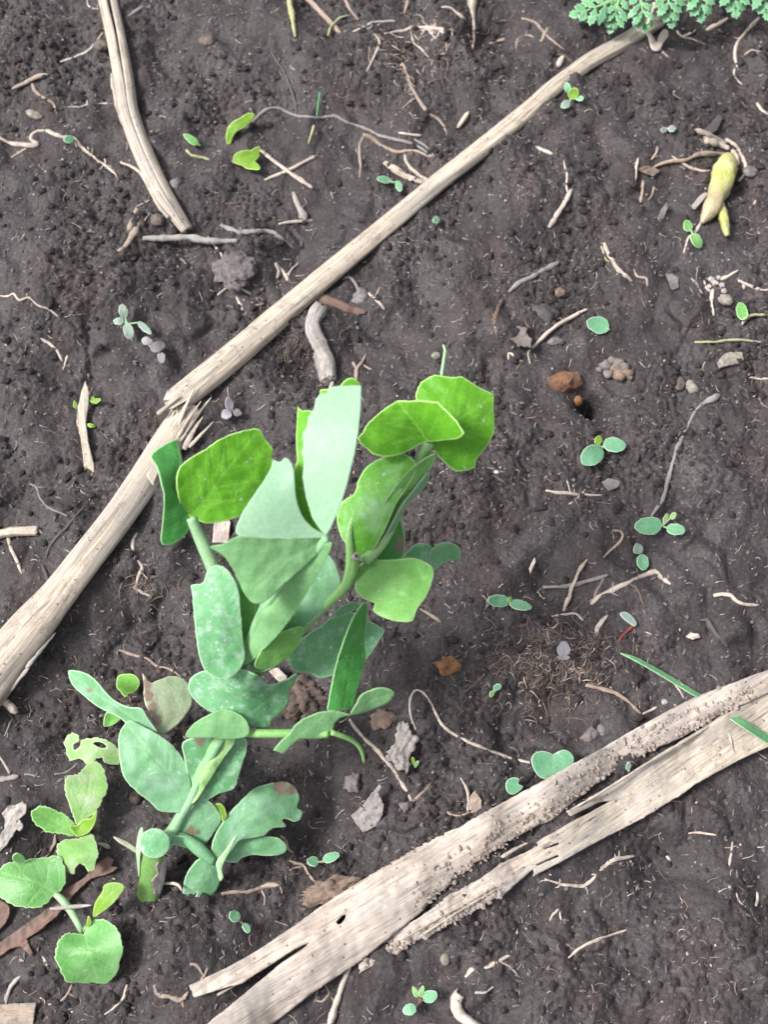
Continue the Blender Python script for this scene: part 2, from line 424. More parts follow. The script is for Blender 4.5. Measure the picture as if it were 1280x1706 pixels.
M['grass'] = leaf_material('grass_blade', (0.105, 0.280, 0.130), (0.080, 0.230, 0.100), (0.36, 0.56, 0.34), (0.20, 0.42, 0.22), 0.1, 0.4, 0.2)
M['bulb'] = leaf_material('bulb_skin', (0.42, 0.43, 0.15), (0.34, 0.35, 0.10), (0.4, 0.4, 0.2), (0.43, 0.34, 0.235), 0.05, 0.36, 0.08, bloom=(0.52, 0.50, 0.28), scar=0.10, bumpy=0.9, veinf=0.95)
M['bulb_tip'] = leaf_material('bulb_tip_skin', (0.42, 0.33, 0.22), (0.36, 0.27, 0.18), (0.4, 0.3, 0.2), (0.4, 0.3, 0.2), 0.05, 0.5, 0.05)

# ------------------------------------------------------------------ object helpers
COL = scene.collection

def thing(name, label, cat, loc, group=None):
    o = bpy.data.objects.new(name, None)
    o.empty_display_size = 0.01
    COL.objects.link(o)
    o.location = loc
    o['label'] = label; o['category'] = cat
    if group:
        o['group'] = group
    return o

def tag(o, label, cat, group=None):
    o['label'] = label; o['category'] = cat
    if group:
        o['group'] = group
    return o

def make(name, verts, faces, mat, parent=None, attrs=None, smooth=True, origin=None, solid=None, solid_offset=-1.0):
    """one mesh object; verts are world places, stored relative to the parent's base or to the mesh's own base"""
    v = np.array([tuple(p) for p in verts], dtype=float)
    if parent is not None:
        root = parent
        off = Vector((0, 0, 0))
        while root is not None:
            off += root.location
            root = root.parent
    else:
        off = Vector(origin) if origin is not None else Vector((v[:, 0].mean(), v[:, 1].mean(), v[:, 2].min()))
    v = v - np.array(off)
    me = bpy.data.meshes.new(name)
    me.from_pydata(v.tolist(), [], [tuple(int(i) for i in f) for f in faces])
    if smooth:
        me.polygons.foreach_set('use_smooth', [True] * len(me.polygons))
    for k, a in (attrs or {}).items():
        a = np.asarray(a, dtype=np.float32)
        if a.ndim == 1:
            at_ = me.attributes.new(k, 'FLOAT', 'POINT'); at_.data.foreach_set('value', a)
        else:
            at_ = me.attributes.new(k, 'FLOAT_VECTOR', 'POINT'); at_.data.foreach_set('vector', a.ravel())
    me.materials.append(mat)
    o = bpy.data.objects.new(name, me)
    COL.objects.link(o)
    if parent is not None:
        o.parent = parent
    else:
        o.location = off
    if solid:
        s = o.modifiers.new('thickness', 'SOLIDIFY')
        s.thickness = solid; s.offset = solid_offset
    return o

def catmull(pts, step, closed=False):
    P = [np.array(p, dtype=float) for p in pts]
    n = len(P)
    out = []
    rngi = range(n) if closed else range(n - 1)
    for i in rngi:
        p1 = P[i]; p2 = P[(i + 1) % n]
        p0 = P[(i - 1) % n] if closed or i > 0 else p1 * 2 - p2
        p3 = P[(i + 2) % n] if closed or i + 2 < n else p2 * 2 - p1
        L = np.linalg.norm((p2 - p1)[:2])
        k = max(1, int(math.ceil(L / step)))
        for j in range(k):
            t = j / k
            out.append(0.5 * ((2 * p1) + (p2 - p0) * t + (2 * p0 - 5 * p1 + 4 * p2 - p3) * t * t + (3 * p1 - p0 - 3 * p2 + p3) * t ** 3))
    if not closed:
        out.append(P[-1])
    return np.array(out)

def linear(pts, step, closed=True):
    P = [np.array(p, dtype=float) for p in pts]
    out = []
    n = len(P)
    for i in range(n if closed else n - 1):
        a, b = P[i], P[(i + 1) % n]
        k = max(1, int(math.ceil(np.linalg.norm(b - a) / step)))
        for j in range(k):
            out.append(a + (b - a) * j / k)
    return np.array(out)

def tube_mesh(path, radii, sides=8, ridge=0.06, flat=1.0, gap=None, jag=0.0, seed=0, lumpy=0.0, up=None):
    """ring sweep. path: Vectors; radii: metres; flat: height/width; gap: angular slit half-width per ring"""
    r = random.Random(seed)
    n = len(path)
    verts, faces, suv = [], [], []
    L = 0.0
    ph = r.random() * 100
    for i, p in enumerate(path):
        p = Vector(p)
        if i:
            L += (p - Vector(path[i - 1])).length
        t = (Vector(path[min(i + 1, n - 1)]) - Vector(path[max(i - 1, 0)])).normalized()
        ref = Vector(up) if up is not None else Vector((0, 0, 1))
        if abs(t.dot(ref)) > 0.94:
            ref = Vector((0.3, 1, 0)).normalized()
        s = t.cross(ref).normalized()
        u = s.cross(t).normalized()
        R = radii[i]
        for k in range(sides):
            a = 2 * math.pi * k / sides
            rr = R * (1 + ridge * math.sin(3 * a + ph + L * 60) + ridge * 0.7 * math.sin(7 * a + ph * 3 + L * 25))
            if lumpy:
                rr *= 1 + lumpy * (perlin(np.array([math.cos(a) * 1.6 + L * 160 + seed]), np.array([math.sin(a) * 1.6 + L * 90]), 5)[0] + .6 * perlin(np.array([math.cos(a) * 4 + L * 420]), np.array([math.sin(a) * 4 + seed]), 6)[0])
            q = p + s * (math.cos(a) * rr) + u * (math.sin(a) * rr * flat)
            if jag and (i == 0 or i == n - 1):
                q += t * (r.uniform(-1, 1) * jag * R)
            verts.append(q)
            suv.append((math.cos(a) * R + seed * 0.01, math.sin(a) * R * flat, L))
        if i:
            b0 = (i - 1) * sides; b1 = i * sides
            for k in range(sides):
                faces.append((b0 + k, b0 + (k + 1) % sides, b1 + (k + 1) % sides, b1 + k))
    faces.append(tuple(range(sides - 1, -1, -1)))
    faces.append(tuple(range((n - 1) * sides, n * sides)))
    return verts, faces, np.array(suv)

_seed = [0]
def tube(name, path, radii, mat, parent=None, fade=None, **kw):
    _seed[0] += 1
    kw.setdefault('seed', _seed[0])
    v, f, s = tube_mesh(path, radii, **kw)
    z = np.zeros(len(v)); vn = z
    if fade:                                          # second skin colour growing along the length
        tt = s[:, 2] / max(1e-9, s[:, 2].max())
        vn = np.clip((tt + .10 * np.sin(s[:, 0] * 2600) + .06 * np.sin(s[:, 1] * 5200) - fade[0]) / (fade[1] - fade[0]), 0, 1)
    return make(name, v, f, mat, parent, {'suv': s, 'rim': z, 'vein': vn, 'scar': z}, origin=None)

def stem3(name, pts, mat, parent, sides=10, step=5, **kw):
    """stem through (px, py, z_mm, width_px) stations"""
    P = catmull(pts, step)
    path = [at(a, b, z * 0.001) for a, b, z, w in P]
    rad = [max(0.5, w) * 0.5 * mpp(q) for q, (a, b, z, w) in zip(path, P)]
    kw.setdefault('ridge', 0.03)
    return tube(name, path, rad, mat, parent, sides=sides, **kw)

def lay(name, pts, w0, w1, mat, parent=None, lift=0.36, stiff=False, wig=0.8, sides=8, ridge=0.13, flat=0.9, step=4.0, jag=0.5, wmid=None, dz=0.0):
    """root, twig or straw lying on the soil along photo points, widths in pixels"""
    _seed[0] += 1
    r = random.Random(_seed[0] * 13 + 5)
    P = catmull(pts, step) if len(pts) > 2 else linear(pts, step, closed=False)
    if len(pts) == 2:
        P = np.vstack([P, np.array(pts[1], dtype=float)])
    n = len(P)
    u_ = np.arange(n) * step
    sd_ = _seed[0] * 17.3
    kx = perlin(u_ / 26 + sd_, u_ * 0 + .5, 31) * 2.2 + perlin(u_ / 9 + sd_, u_ * 0 + .5, 32) * 1.0
    ky = perlin(u_ / 26 + sd_, u_ * 0 + .5, 33) * 2.2 + perlin(u_ / 9 + sd_, u_ * 0 + .5, 34) * 1.0
    wv = 1 + 0.30 * perlin(u_ / 22 + sd_, u_ * 0 + .5, 35) + 0.28 * perlin(u_ / 8 + sd_, u_ * 0 + .5, 36)
    sink_ = perlin(u_ / 40 + sd_, u_ * 0 + .5, 37)
    path, rad = [], []
    for i, (a, b) in enumerate(P):
        t = i / max(1, n - 1)
        w = w0 + (w1 - w0) * t
        if w < 14:
            w *= 0.92 * wv[i] * (0.55 + 0.45 * min(1.0, 6 * t + .15, 6 * (1 - t) + .15))
        else:
            w *= 1 + 0.4 * (wv[i] - 1)
        k = wig * (0.35 if stiff else 1.0) * min(1, 4 * t, 4 * (1 - t))
        a += k * kx[i]; b += k * ky[i]
        q = on(a, b, 0)
        R = 0.5 * w * mpp(q)
        path.append([a, b, q.z + R * (2 * lift - 0.5 - (0 if stiff or w > 14 else 1.5 * max(0, sink_[i] - .05))) + dz * 0.001]); rad.append(R)
    z = np.array([p[2] for p in path])
    if stiff and n > 3:
        x = np.linspace(0, 1, n)
        c = np.polyfit(x, z, 1)
        fit = np.polyval(c, x)
        z = fit + np.percentile(z - fit, 75)
    else:
        for _ in range(3):
            zz = z.copy(); zz[1:-1] = (z[:-2] + z[1:-1] + z[2:]) / 3; z = zz
    pts3 = [at(p[0], p[1], zz) for p, zz in zip(path, z)]
    return tube(name, pts3, rad, mat, parent, sides=sides, ridge=ridge, flat=flat, jag=jag)

def inside(poly, x, y):
    c = np.zeros(x.shape, dtype=bool)
    n = len(poly)
    j = n - 1
    for i in range(n):
        xi, yi = poly[i]; xj, yj = poly[j]
        if yi != yj:
            m = ((yi > y) != (yj > y)) & (x < (xj - xi) * (y - yi) / (yj - yi) + xi)
            c ^= m
        j = i
    return c

def tps(ctrl):
    """height surface through (px, py, z_mm)"""
    C = np.array(ctrl, dtype=float)
    X = C[:, :2] / 100.0; z = C[:, 2]
    n = len(C)
    if n == 1:
        return lambda x, y: np.full(np.shape(x), z[0])
    if n == 2:
        d = X[1] - X[0]; L2 = d.dot(d)
        return lambda x, y: z[0] + (z[1] - z[0]) * (((x / 100 - X[0, 0]) * d[0] + (y / 100 - X[0, 1]) * d[1]) / L2)
    def U(r2):
        return np.where(r2 > 1e-12, r2 * np.log(np.maximum(r2, 1e-12)), 0.0)
    K = U(((X[:, None] - X[None]) ** 2).sum(-1)) + np.eye(n) * 0.02
    P = np.hstack([np.ones((n, 1)), X])
    A = np.zeros((n + 3, n + 3)); A[:n, :n] = K; A[:n, n:] = P; A[n:, :n] = P.T
    A += np.diag([0] * n + [-1e-9] * 3)
    w = np.linalg.lstsq(A, np.concatenate([z, np.zeros(3)]), rcond=None)[0]
    def f(x, y):
        x = np.asarray(x, dtype=float) / 100; y = np.asarray(y, dtype=float) / 100
        r = w[n] + w[n + 1] * x + w[n + 2] * y
        for i in range(n):
            r = r + w[i] * U((x - X[i, 0]) ** 2 + (y - X[i, 1]) ** 2)
        return r
    return f

LASTZ = [None]
def segdist(x, y, line):
    d = np.full(x.shape, 1e9)
    for (ax, ay), (bx, by) in zip(line[:-1], line[1:]):
        vx, vy = bx - ax, by - ay
        t = np.clip(((x - ax) * vx + (y - ay) * vy) / max(1e-9, vx * vx + vy * vy), 0, 1)
        d = np.minimum(d, np.hypot(x - ax - t * vx, y - ay - t * vy))
    return d

def sheet(name, outline, ctrl, mat, parent=None, smooth=True, step=3.0, rim=3.0, veins=(), vw=2.2, fold=None, ripple=0.45, thick=0.22,
          holes=(), axis=None, lay_on=False, scars=(), teeth=0.0, origin=None, arch=None, wave=0.0, cup=0.0):
    """thin blade or flake: outline in photo pixels, height surface through ctrl (mm), real thickness (mm)"""
    _seed[0] += 1
    r = random.Random(_seed[0] * 7 + 1)
    B = catmull(outline, 4.0, True) if smooth else linear(outline, 4.0, True)
    if teeth:
        c = B.mean(0)
        for i in range(len(B)):
            d = B[i] - c
            B[i] = c + d * (1 + teeth * r.uniform(-1, 1) / max(6.0, np.linalg.norm(d)))
    loops = [B] + [catmull(h, 4.0, True) for h in holes]
    x0, y0 = B.min(0); x1, y1 = B.max(0)
    gx, gy = np.meshgrid(np.arange(x0, x1, step), np.arange(y0, y1, step))
    gx = gx + (np.arange(gx.shape[0])[:, None] % 2) * step * 0.5
    gx = gx.ravel(); gy = gy.ravel()
    ok = inside(B, gx, gy)
    for h in loops[1:]:
        ok &= ~inside(h, gx, gy)
    db = np.full(gx.shape, 1e9)
    for l in loops:
        db = np.minimum(db, segdist(gx, gy, np.vstack([l, l[:1]])))
    ok &= db > rim * 1.35
    ins = []
    for l in loops:                                   # a ring of points just inside the margin
        t = np.roll(l, -1, 0) - np.roll(l, 1, 0)
        nrm = np.stack([-t[:, 1], t[:, 0]], 1); nrm /= np.maximum(1e-9, np.linalg.norm(nrm, axis=1))[:, None]
        for s in (1, -1):
            c = l + nrm * rim * s
            k = inside(B, c[:, 0], c[:, 1])
            for h in loops[1:]:
                k &= ~inside(h, c[:, 0], c[:, 1])
            dd = np.full(len(c), 1e9)
            for l2 in loops:
                dd = np.minimum(dd, segdist(c[:, 0], c[:, 1], np.vstack([l2, l2[:1]])))
            k &= dd > rim * 0.8
            ins.append(c[k])
    pts = np.vstack(loops + ins + [np.stack([gx[ok], gy[ok]], 1)])
    edges = []; b = 0
    for l in loops:
        n = len(l)
        edges += [(b + i, b + (i + 1) % n) for i in range(n)]
        b += n
    nb = b
    res = geometry.delaunay_2d_cdt([Vector((float(p[0]), float(p[1]))) for p in pts], edges, [], 0, 1e-4)
    V = np.array([tuple(v) for v in res[0]]); F = res[2]; orig = res[3]
    cen = np.array([V[list(f)].mean(0) for f in F])
    keep = inside(B, cen[:, 0], cen[:, 1])
    for h in loops[1:]:
        keep &= ~inside(h, cen[:, 0], cen[:, 1])
    F = [f for f, k in zip(F, keep) if k]
    used = sorted({i for f in F for i in f}); mp = {u: i for i, u in enumerate(used)}
    F = [tuple(mp[i] for i in f) for f in F]; V = V[used]
    onb = np.array([1.0 if any(o < nb for o in orig[u]) else 0.0 for u in used])
    X, Y = V[:, 0], V[:, 1]
    zfun = tps(ctrl); LASTZ[0] = zfun
    Z = zfun(X, Y)
    if fold is not None:                              # V fold along a line: (p0, p1, mm per px on one side, on the other)
        (ax, ay), (bx, by), kl, kr = fold
        L = math.hypot(bx - ax, by - ay)
        sd_ = ((bx - ax) * (Y - ay) - (by - ay) * (X - ax)) / L
        Z = Z + np.where(sd_ > 0, kl * sd_, -kr * sd_)
    if arch is not None:                              # rounded back across an axis line: (p0, p1, half width px, height mm)
        (ax, ay), (bx, by), hw, hh = arch
        L = math.hypot(bx - ax, by - ay)
        sd_ = ((bx - ax) * (Y - ay) - (by - ay) * (X - ax)) / L / hw
        Z = Z + hh * np.sqrt(np.clip(1 - sd_ * sd_ * 0.9, 0.0, 1))
    Z = Z + ripple * perlin(X / 22 + _seed[0] * 3.7, Y / 22, 3) + wave * perlin(X / 9 + _seed[0] * 1.3, Y / 9, 4)
    if cup:
        d = segdist(X, Y, np.vstack([B, B[:1]])); Z = Z + cup * (1 - np.clip(d / max(1, d.max()), 0, 1)) ** 2
    vein = np.zeros(len(X))
    for vl in veins:
        vein = np.maximum(vein, np.clip(1.15 - segdist(X, Y, vl) / vw, 0, 1))
    if veins and len(veins[0]) > 1 and axis is None:   # side veins leave the midrib at a slant
        mr = catmull(veins[0], 3.0) if len(veins[0]) > 2 else linear(veins[0], 3.0, closed=False)
        size = float(np.hypot(x1 - x0, y1 - y0))
        for tq in (.12, .28, .44, .60, .76, .9):
            i_ = int(tq * (len(mr) - 1)); j_ = min(i_ + 1, len(mr) - 1); i0 = max(0, j_ - 2)
            d = mr[j_] - mr[i0]; d = d / max(1e-6, np.linalg.norm(d))
            for sg in (1, -1):
                an = sg * r.uniform(.65, .95)
                e1 = np.array([d[0] * math.cos(an) - d[1] * math.sin(an), d[0] * math.sin(an) + d[1] * math.cos(an)])
                an *= .72
                e2 = np.array([d[0] * math.cos(an) - d[1] * math.sin(an), d[0] * math.sin(an) + d[1] * math.cos(an)])
                L_ = size * .22
                vein = np.maximum(vein, .55 * np.clip(1.1 - segdist(X, Y, [tuple(mr[i_]), tuple(mr[i_] + e1 * L_), tuple(mr[i_] + e1 * L_ + e2 * L_ * .8)]) / 1.7, 0, 1))
    Z = Z - 0.18 * vein
    scar = np.zeros(len(X))
    for (sx, sy, sr) in scars:
        d = np.hypot(X - sx, Y - sy) + 4 * perlin(X / 7, Y / 7, 8)
        scar = np.maximum(scar, np.clip((sr - d) / 3 + 0.5, 0, 1))
    if lay_on:
        pw = []
        for a, bb, z in zip(X, Y, Z):
            q = on(a, bb, 0); pw.append(at(a, bb, q.z + z * 0.001))
        zz = np.array([p.z for p in pw])
    else:
        pw = [at(a, bb, z * 0.001) for a, bb, z in zip(X, Y, Z)]
    fo = []
    for f in F:
        a, b_, c = (pw[i] for i in f[:3])
        n = (b_ - a).cross(c - a)
        fo.append(f if n.dot(CAM - a) > 0 else tuple(reversed(f)))
    if axis is not None:
        (ax, ay), (bx, by) = axis
        L = math.hypot(bx - ax, by - ay); ux, uy = (bx - ax) / L, (by - ay) / L
        al = (X * ux + Y * uy) * 0.00024; ac = (-X * uy + Y * ux) * 0.00024
        suv = np.stack([ac, Z * 0.001 * 0.3, al], 1)
    else:
        suv = np.stack([X * 0.00024, Y * 0.00024, Z * 0.001], 1)
    return make(name, pw, fo, mat, parent, {'rim': onb, 'vein': vein, 'scar': scar, 'suv': suv}, solid=thick * 0.001, origin=origin)

def ell(cx, cy, length, width, ang=0, n=14, point=0.0, k=1.0):
    """outline of an oval blade; ang in degrees, 0 = along +x, positive turns clockwise in the photo"""
    a = math.radians(ang); out = []
    for i in range(n):
        t = 2 * math.pi * i / n
        x = math.cos(t) * length / 2; y = math.sin(t) * width / 2 * (1 - point * math.cos(t))
        out.append((cx + x * math.cos(a) - y * math.sin(a), cy + x * math.sin(a) + y * math.cos(a)))
    return out

def S(pts, scale, ox, oy):
    return [(ox + a / scale, oy + b / scale) for a, b in pts]

def rock_mesh(size, seed, sub=2, rough=0.25, freq=1.3, flatten=1.0):
    """irregular lump with the given half sizes"""
    import bmesh
    bm = bmesh.new()
    bmesh.ops.create_icosphere(bm, subdivisions=sub, radius=1.0)
    vs = []
    for v in bm.verts:
        p = v.co.copy()
        n = perlin(np.array([p.x * freq + seed * 3.1 + p.z * .7]), np.array([p.y * freq - p.z * freq + seed * 1.7]), 2)[0]
        n2 = perlin(np.array([p.x * freq * 2.7 + seed + p.z]), np.array([p.y * freq * 2.7 + p.z * 2.2]), 6)[0]
        p *= 1 + rough * 1.6 * n + rough * 0.8 * n2
        vs.append((p.x * size[0], p.y * size[1], p.z * size[2]))
    fs = [tuple(v.index for v in f.verts) for f in bm.faces]
    bm.free()
    return np.array(vs), fs

def lump(name, px, py, lx, ly, mat, label=None, cat=None, ang=0, h=0.6, sub=3, rough=0.22, freq=1.3, sink=0.35, parent=None, group=None, smooth=True):
    """stone or clod lying in the soil; lx, ly in photo pixels"""
    _seed[0] += 1
    c = on(px, py, 0)
    s = mpp(c)
    hz = h * 0.5 * min(lx, ly) * s
    v, f = rock_mesh((lx * s / 2, ly * s / 2, hz), _seed[0] * 0.77, sub, rough, freq)
    a = math.radians(-ang)
    R = np.array([[math.cos(a), -math.sin(a), 0], [math.sin(a), math.cos(a), 0], [0, 0, 1]])
    v = v @ R.T + np.array(c) + np.array([0, 0, hz * (1 - 2 * sink)])
    o = make(name, v, f, mat, parent, smooth=smooth)
    if label:
        tag(o, label, cat, group)
    return o

# ================================================================== the ground
def axis_coords(lo, hi, fine, out):
    c = list(np.arange(lo, hi, fine))
    s = fine; x = c[-1]
    while x < out:
        s *= 1.25; x += s; c.append(x)
    s = fine; x = lo; pre = []
    while x > -out:
        s *= 1.25; x -= s; pre.append(x)
    return np.array(pre[::-1] + c)

def build_soil():
    xs = axis_coords(-0.205, 0.205, 0.00062, 6.0); ys = axis_coords(-0.205, 0.275, 0.00062, 6.0)
    X, Y = np.meshgrid(xs, ys, indexing='ij')
    Z = soil_height(X, Y)
    nx, ny = X.shape
    me = bpy.data.meshes.new('soil')
    co = np.stack([X, Y, Z], -1).reshape(-1, 3).astype(np.float32)
    idx = np.arange(nx * ny).reshape(nx, ny)
    q = np.stack([idx[:-1, :-1], idx[1:, :-1], idx[1:, 1:], idx[:-1, 1:]], -1).reshape(-1, 4)
    me.vertices.add(len(co)); me.vertices.foreach_set('co', co.ravel())
    me.loops.add(q.size); me.loops.foreach_set('vertex_index', q.ravel().astype(np.int32))
    me.polygons.add(len(q)); me.polygons.foreach_set('loop_start', np.arange(0, q.size, 4, dtype=np.int32))
    me.polygons.foreach_set('use_smooth', np.ones(len(q), dtype=bool))
    me.update(calc_edges=True); me.validate()
    me.materials.append(M['soil'])
    o = bpy.data.objects.new('soil', me)
    COL.objects.link(o)
    o['kind'] = 'structure'
    o['label'] = 'bare dark grey brown crumbly garden soil'
    return o
build_soil()

def scatter(name, label, cat, mat, n, smin, smax, elong=1.3, flatz=1.0, where=None, sub=1, seed=1, pw=3.0, lift=0.25, rough=0.3, dens=None):
    """countless loose bits in one mesh"""
    r = np.random.default_rng(seed)
    base = [rock_mesh((1, 1, 0.75), 50 + k * 3.3 + seed, sub, rough, 1.6) for k in range(6)]
    vs, fs = [], []; b = 0
    k = 0
    while k < n:
        if where is None:
            x = r.uniform(-0.2, 0.2); y = r.uniform(-0.2, 0.27)
            if dens is not None and r.random() > dens(x, y):
                continue
            z = ground(x, y)
        else:
            x, y, z = where(r)
        k += 1
        s = smin + (smax - smin) * r.random() ** pw
        v, f = base[r.integers(6)]
        a = r.uniform(0, 6.28); e = math.exp(r.uniform(-1, 1) * math.log(elong))
        c, d = math.cos(a), math.sin(a)
        w = v * np.array([s * e, s / e, s * flatz])
        w = np.stack([w[:, 0] * c - w[:, 1] * d, w[:, 0] * d + w[:, 1] * c, w[:, 2]], 1) + np.array([x, y, z + s * lift])
        vs.append(w); fs += [tuple(i + b for i in t) for t in f]; b += len(w)
    o = make(name, np.vstack(vs), fs, mat, None, smooth=False, origin=(0, 0, 0))
    o['kind'] = 'stuff'; o['label'] = label; o['category'] = cat
    return o

def crumb_density(x, y):
    return float(np.clip(0.45 + 1.1 * perlin(np.array([x / 0.05]), np.array([y / 0.05]), 9)[0], 0.06, 1))
scatter('soil_crumbs', 'loose dark soil crumbs strewn over the bare ground', 'soil', M['crumb'], 5000, 0.0003, 0.0020, seed=3, dens=crumb_density, pw=2.2)
scatter('soil_flecks', 'dry lighter flecks of soil and fibre strewn over the ground', 'soil', M['fleck'], 9000, 0.00022, 0.0009, elong=2.2, flatz=.6, seed=13, pw=1.8, lift=.35)
scatter('pale_grit', 'tiny pale grit grains scattered over the soil', 'grit', M['grit'], 1100, 0.00018, 0.00060, seed=4, pw=2.6, lift=0.4)

def hairs(name, label, cat, mat, n, lmin, lmax, rad, seed, where=None, curl=1.0, dens=None, lift=0.3, up=0.0):
    """countless fine root fibres in one mesh: three-sided curved threads"""
    r = np.random.default_rng(seed)
    vs, fs = [], []; b = 0; k = 0
    while k < n:
        if where is None:
            x = r.uniform(-0.2, 0.2); y = r.uniform(-0.2, 0.27)
            if dens is not None and r.random() > dens(x, y):
                continue
        else:
            x, y = where(r)
        k += 1
        L = lmin + (lmax - lmin) * r.random() ** 2.2
        m = 5; a = r.uniform(0, 6.28); da = r.normal(0, 0.45) * curl; dl = L / (m - 1)
        R = rad * r.uniform(0.55, 1.5) * (0.6 + 0.4 * L / lmax)
        hz = r.uniform(0, up)
        for i in range(m):
            z = ground(x, y) + R * lift * 2 + hz * math.sin(math.pi * i / (m - 1))
            rr = R * (1 - 0.6 * (i / (m - 1)) ** 2)
            for q in range(3):
                t = 2.094 * q + 0.5
                vs.append((x - math.sin(a) * math.cos(t) * rr, y + math.cos(a) * math.cos(t) * rr, z + math.sin(t) * rr))
            x += math.cos(a) * dl; y += math.sin(a) * dl; a += da + r.normal(0, 0.25) * curl
            if i:
                p0 = b + (i - 1) * 3; p1 = b + i * 3
                for q in range(3):
                    fs.append((p0 + q, p0 + (q + 1) % 3, p1 + (q + 1) % 3, p1 + q))
        fs.append((b, b + 2, b + 1)); fs.append((b + 12, b + 13, b + 14))
        b += 15
    o = make(name, vs, fs, mat, None, smooth=True, origin=(0, 0, 0))
    o['kind'] = 'stuff'; o['label'] = label; o['category'] = cat
    return o
hairs('brown_root_hairs', 'fine brown root hairs lying in the soil', 'root hairs', M['hair'], 5200, 0.0012, 0.0070, 0.00016, 31, dens=crumb_density)
hairs('pale_root_hairs', 'fine pale root hairs lying on the soil', 'root hairs', M['hair_pale'], 1900, 0.001, 0.0055, 0.00020, 32, curl=0.7)
def tuft(px, py, rx, ry):
    def w(r):
        c = at(px + r.normal(0, rx * .5), py + r.normal(0, ry * .5)); return c.x, c.y
    return w
for nm, lb, args, n, mt in (
        ('root_mat', 'tangled mat of fine tan rootlets around the lilac seed leaf', (930, 1105, 95, 65), 520, M['hair']),
        ('root_mat', 'thin fuzz of rootlets on the upper bank beside the stubby stalk', (700, 90, 90, 70), 120, M['hair']),
        ('root_mat', 'wisps of rootlet in the gap below the middle of the long stalk', (500, 560, 90, 60), 130, M['hair']),
        ('root_mat', 'curly rootlets beside the cream root below the long stalk', (245, 975, 45, 30), 70, M['hair'])):
    hairs(nm, lb, 'rootlets', mt, n, 0.002, 0.009, 0.00014, 40 + int(args[0]), where=tuft(*args), curl=0.6, up=0.001)

hairs('straw_bits', 'pale broken straw bits mixed into the root mat', 'straw bits', M['hair_pale'], 90, 0.002, 0.006, 0.00028, 77, where=tuft(930, 1105, 95, 65), curl=0.8, up=0.002)
hairs('straw_bits', 'pale broken root bits strewn on the upper bank', 'straw bits', M['hair_pale'], 60, 0.002, 0.0075, 0.00028, 78, where=tuft(690, 110, 110, 80), curl=0.8, up=0.001)
# ================================================================== the dry stalks
# long diagonal stalk, snapped and bent at the break
t = thing('dry_stalk', 'long pale dry stalk lying diagonally, snapped and splintered beside the pea plant', 'stalk', on(290, 690, 0))
def stalk_piece(name, pts, mat, parent, flat=0.62, sides=30, dz=0.35, ridge=0.05, jag=0.9):
    P = catmull(pts, 6)
    path, rad = [], []
    for a, b, w, z in P:
        q = on(a, b, 0)
        R = 0.5 * w * mpp(q)
        path.append([a, b, q.z, z]); rad.append(R)
    z0 = np.array([p[2] for p in path])
    k = max(3, len(z0) // 6)
    pad = np.pad(z0, k, mode='edge')
    zs = np.array([pad[i:i + 2 * k + 1].mean() for i in range(len(z0))])
    pts3 = [at(p[0], p[1], zz + r * flat * dz + p[3] * 0.001) for p, zz, r in zip(path, zs, rad)]
    return tube(name, pts3, rad, mat, parent, sides=sides, flat=flat, ridge=ridge, jag=jag)
stalk_piece('upper_length', [(1092, 38, 28, 0), (1040, 70, 29, 0), (985, 100, 29, 0.3), (950, 125, 28, 0.8), (915, 152, 28, 0.4), (880, 185, 30, 0), (800, 250, 32, 0.5), (720, 312, 32, 1), (600, 413, 36, 1), (510, 488, 39, 1), (430, 556, 45, 1), (360, 615, 47, 1.5), (292, 670, 46, 2)], M['straw'], t)
stalk_piece('lower_length', [(312, 688, 48, 0.2), (285, 728, 53, 0.5), (245, 790, 55, 0.5), (195, 862, 53, 1), (140, 935, 55, 1), (95, 995, 60, 1), (45, 1055, 74, 1), (5, 1105, 79, 1), (-60, 1190, 76, 1)], M['straw'], t, flat=0.6)
for a, b, w in (((292, 722), (325, 645), 9), ((300, 735), (352, 662), 10), ((284, 712), (310, 662), 8), ((306, 748), (338, 694), 12), ((272, 722), (292, 684), 10), ((296, 728), (335, 668), 8), 
                ((262, 690), (300, 660), 9), ((300, 702), (296, 668), 6), ((278, 716), (300, 672), 7), ((315, 745), (356, 702), 8), ((288, 735), (318, 690), 9)):
    mid = ((a[0] + b[0]) / 2 + random.uniform(-3, 3), (a[1] + b[1]) / 2 + random.uniform(-3, 3))
    lay('splinter', [a, mid, b], w, w * 0.35, M['straw'], t, lift=0.5, flat=0.6, dz=random.uniform(3.5, 6.5), wig=0.3, stiff=True)
sheet('bark_strip', [(243, 792), (258, 762), (272, 775), (262, 790), (255, 810)], [(243, 792, 7), (272, 775, 7), (262, 800, 6.5)], M['straw'], t, axis=((230, 820), (270, 760)), thick=0.6, smooth=False)
for px, py, w in ((70, 1080, 12), (40, 1120, 10), (20, 1065, 8)):
    lay('bark_shred', [(px - 26, py + 32), (px, py), (px + 22, py - 26)], w, 3, M['straw_grey'], t, lift=0.5, flat=0.5, dz=5.5, wig=0.4)

